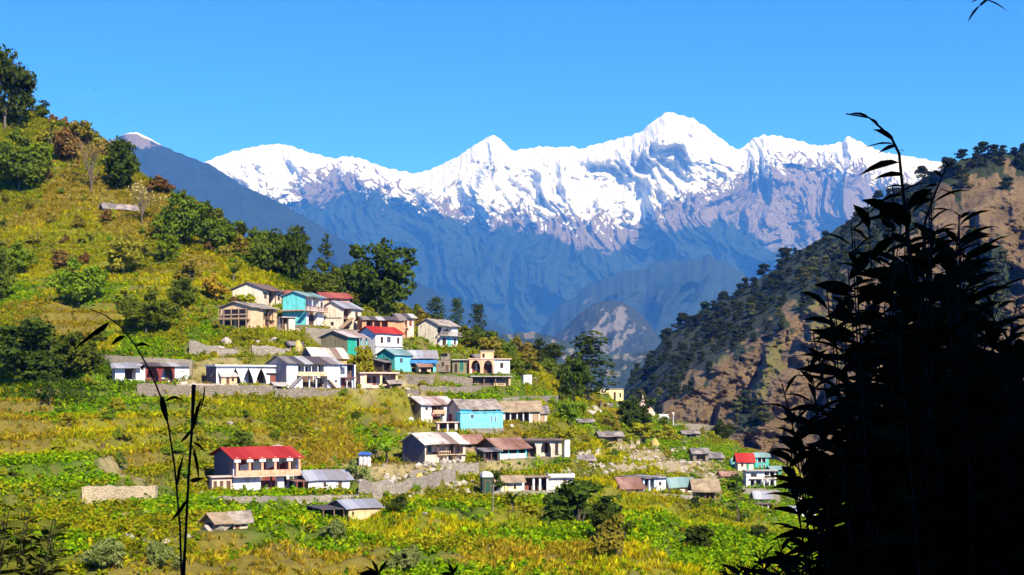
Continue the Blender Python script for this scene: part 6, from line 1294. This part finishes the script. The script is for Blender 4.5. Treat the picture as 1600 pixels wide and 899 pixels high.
    # saplings whose tops just reach the lower edge
    for lab, x, lv in (('dark sapling tip at the lower edge left of centre', 592, [(568,884),(606,874),(580,874),(622,893),(560,897)]), ('dark sapling tip at the lower edge right of the first', 708, [(694,884),(716,882),(726,896),(700,878),(688,896)])):
        Y = 5.0; root_xy = np.array(sight(float(x), 899., Y)); B = [np.array(sight(float(x), 897., Y))] * len(lv); E = [np.array(sight(float(a), float(b), Y)) for a, b in lv]; D = [e - b for e, b in zip(E, B)]; L = [np.linalg.norm(d) for d in D]
        V, T = near_leaf_mesh(B, D, L, .36, r, .0, .1, .9); g = np.array([root_xy[0], Y, float(bank_z(root_xy[0], Y)) - .05]); root = thing('sapling', lab, 'sapling', tuple(g)); MB().tube([(0, 0, 0), tuple((np.array(sight(float(x), 896., Y)) - g))], [.008, .004], 6).build('stem', stemm.m, root); np_mesh('foliage', V - g, T, lf, root)
    # half lit shrub at the lower left corner
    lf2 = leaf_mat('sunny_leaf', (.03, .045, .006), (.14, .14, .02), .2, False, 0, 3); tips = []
    POL2 = [(-160,830),(-60,790),(20,782),(60,790),(98,815),(95,860),(80,905),(100,960),(-160,960)]
    while len(tips) < 240:
        x, y = r.uniform(-160, 100), r.uniform(780, 960)
        if in_poly(x, y, POL2): tips.append((x, y, r.uniform(11.4, 12.8)))
    def base2(tip): X = -4.7 + .6 * (tip[0] + 4.4); Y = tip[1]; return np.array([X, Y, float(tz(800 + F * X / Y, Y)) - .1])
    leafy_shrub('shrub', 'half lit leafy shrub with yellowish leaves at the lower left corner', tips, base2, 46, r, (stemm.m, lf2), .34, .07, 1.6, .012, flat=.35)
    # dark bush tops at the lower right, in front of the yellow field
    tips = [(r.uniform(1130, 1300), 868 + 30 * r.uniform(0, 1) ** .6 + r.normal() * 6, r.uniform(6.2, 7.2)) for _ in range(70)] + [(r.uniform(1180, 1300), r.uniform(835, 870), 6.6) for _ in range(8)]
    def base3(tip): X = 1.6 + .5 * (tip[0] - 1.4); Y = tip[1]; return np.array([X, Y, float(bank_z(X, Y)) - .15])
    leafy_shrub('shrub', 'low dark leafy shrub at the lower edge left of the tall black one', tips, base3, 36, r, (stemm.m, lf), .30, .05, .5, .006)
    # tree on the bank whose lowest twig hangs into the top right corner
    g = np.array([3.4, 2.2, float(bank_z(3.4, 2.2)) - .3]); root = thing('broadleaf_tree', 'dark tree overhead whose lowest twig hangs into the top right corner', 'tree', tuple(g))
    tp = np.array(sight(1575., -30., 3.4)) - g; e1 = np.array(sight(1532., 8., 3.4)) - g
    MB().tube([(0, 0, 0), (.05, -.1, 2.0), (.0, -.1, 3.6), (.1, -.3, 5.6)], [.17, .14, .11, .05], 9).build('trunk', BARK, root)
    MB().tube([(.02, -.1, 3.0), tuple(np.array([.02, -.1, 3.0]) * .4 + tp * .6 + np.array([0, 0, .35])), tuple(tp), tuple(e1)], [.05, .022, .007, .003], 6).build('branch', BARK, root)
    B = [e1, e1 * .8 + tp * .2, e1 * .6 + tp * .4, e1 * .3 + tp * .7, tp, e1 * .5 + tp * .5]; D = [np.array([-.5, .1, -.55]), np.array([.9, .1, -.25]), np.array([-.8, .2, -.1]), np.array([.8, .2, -.1]), np.array([-.7, .4, .2]), np.array([.6, -.3, -.05])]; L = [.045, .06, .05, .09, .1, .08]
    for i in range(1500):
        u = unit(r.normal(size=3)); c = np.array([.1, -.6, 5.4]) + u * np.array([1.9, 1.9, 1.2]) * r.uniform(.3, 1); B.append(c); D.append(u + .5 * r.normal(size=3)); L.append(r.uniform(.10, .18))
    V, T = near_leaf_mesh(B, D, L, .34, r, .2, .12, .6); np_mesh('foliage', V, T, lf, root)
def make_birds():
    bm_ = NT('bird_dark'); bm_.color((.02, .02, .022)); bm_.rough(.8)
    for i, (x, y, s, b_, lab) in enumerate(((132,143,4,.2,'left bird of the close pair gliding above the left skyline'), (149,141,6,.1,'right bird of the close pair, wings spread flat'), (181,180,4,.5,'lone dark bird flying lowest, left of the far dark peak'), (69,134,4,.4,'bird in flight just right of the tall dark skyline tree'), (43,103,4,.6,'bird flying closest to the top of the tall skyline tree'))):
        Y = 330.; k = s * Y / F / 2; p = sight(float(x), float(y), Y); root = thing('bird', lab, 'bird', tuple(p), rz=.4 * i, group='birds over the left slope')
        MB().tube([(0, -.5 * k, 0), (0, -.2 * k, .02), (0, .25 * k, .02), (0, .45 * k, .04), (0, .6 * k, .03)], [.03 * k, .14 * k, .13 * k, .07 * k, .02 * k], 6).build('body', bm_.m, root)
        for sg in (-1, 1): MB().add([(0, -.2*k, .03), (0, .22*k, .03), (sg*.6*k, .12*k, .03 + b_*.5*k), (sg*1.15*k, -.08*k, .03 + b_*.45*k), (sg*.55*k, -.25*k, .03 + b_*.45*k), (0, -.2*k, .08), (0, .22*k, .08), (sg*.6*k, .12*k, .07 + b_*.5*k), (sg*.55*k, -.25*k, .07 + b_*.45*k)], [(0,1,2,4),(2,3,4),(5,8,7,6),(7,8,3),(1,6,7,2),(0,4,8,5),(2,7,3),(4,3,8)]).build('wing', bm_.m, root)
        MB().add([(-.1*k, -.85*k, 0), (.1*k, -.85*k, 0), (.04*k, -.45*k, .02), (-.04*k, -.45*k, .02), (0, -.6*k, .05)], [(0,1,2,3),(0,4,1),(1,4,2),(2,4,3),(3,4,0)]).build('tail', bm_.m, root)

make_village(); make_sheds(); make_walls(); make_clutter(); make_ground(); make_bank(); make_valley(); make_right_hill(); make_mountains(); make_haze()
make_paths(); make_rocks(); make_ground_plants(); make_trees(); make_foreground(); make_birds()
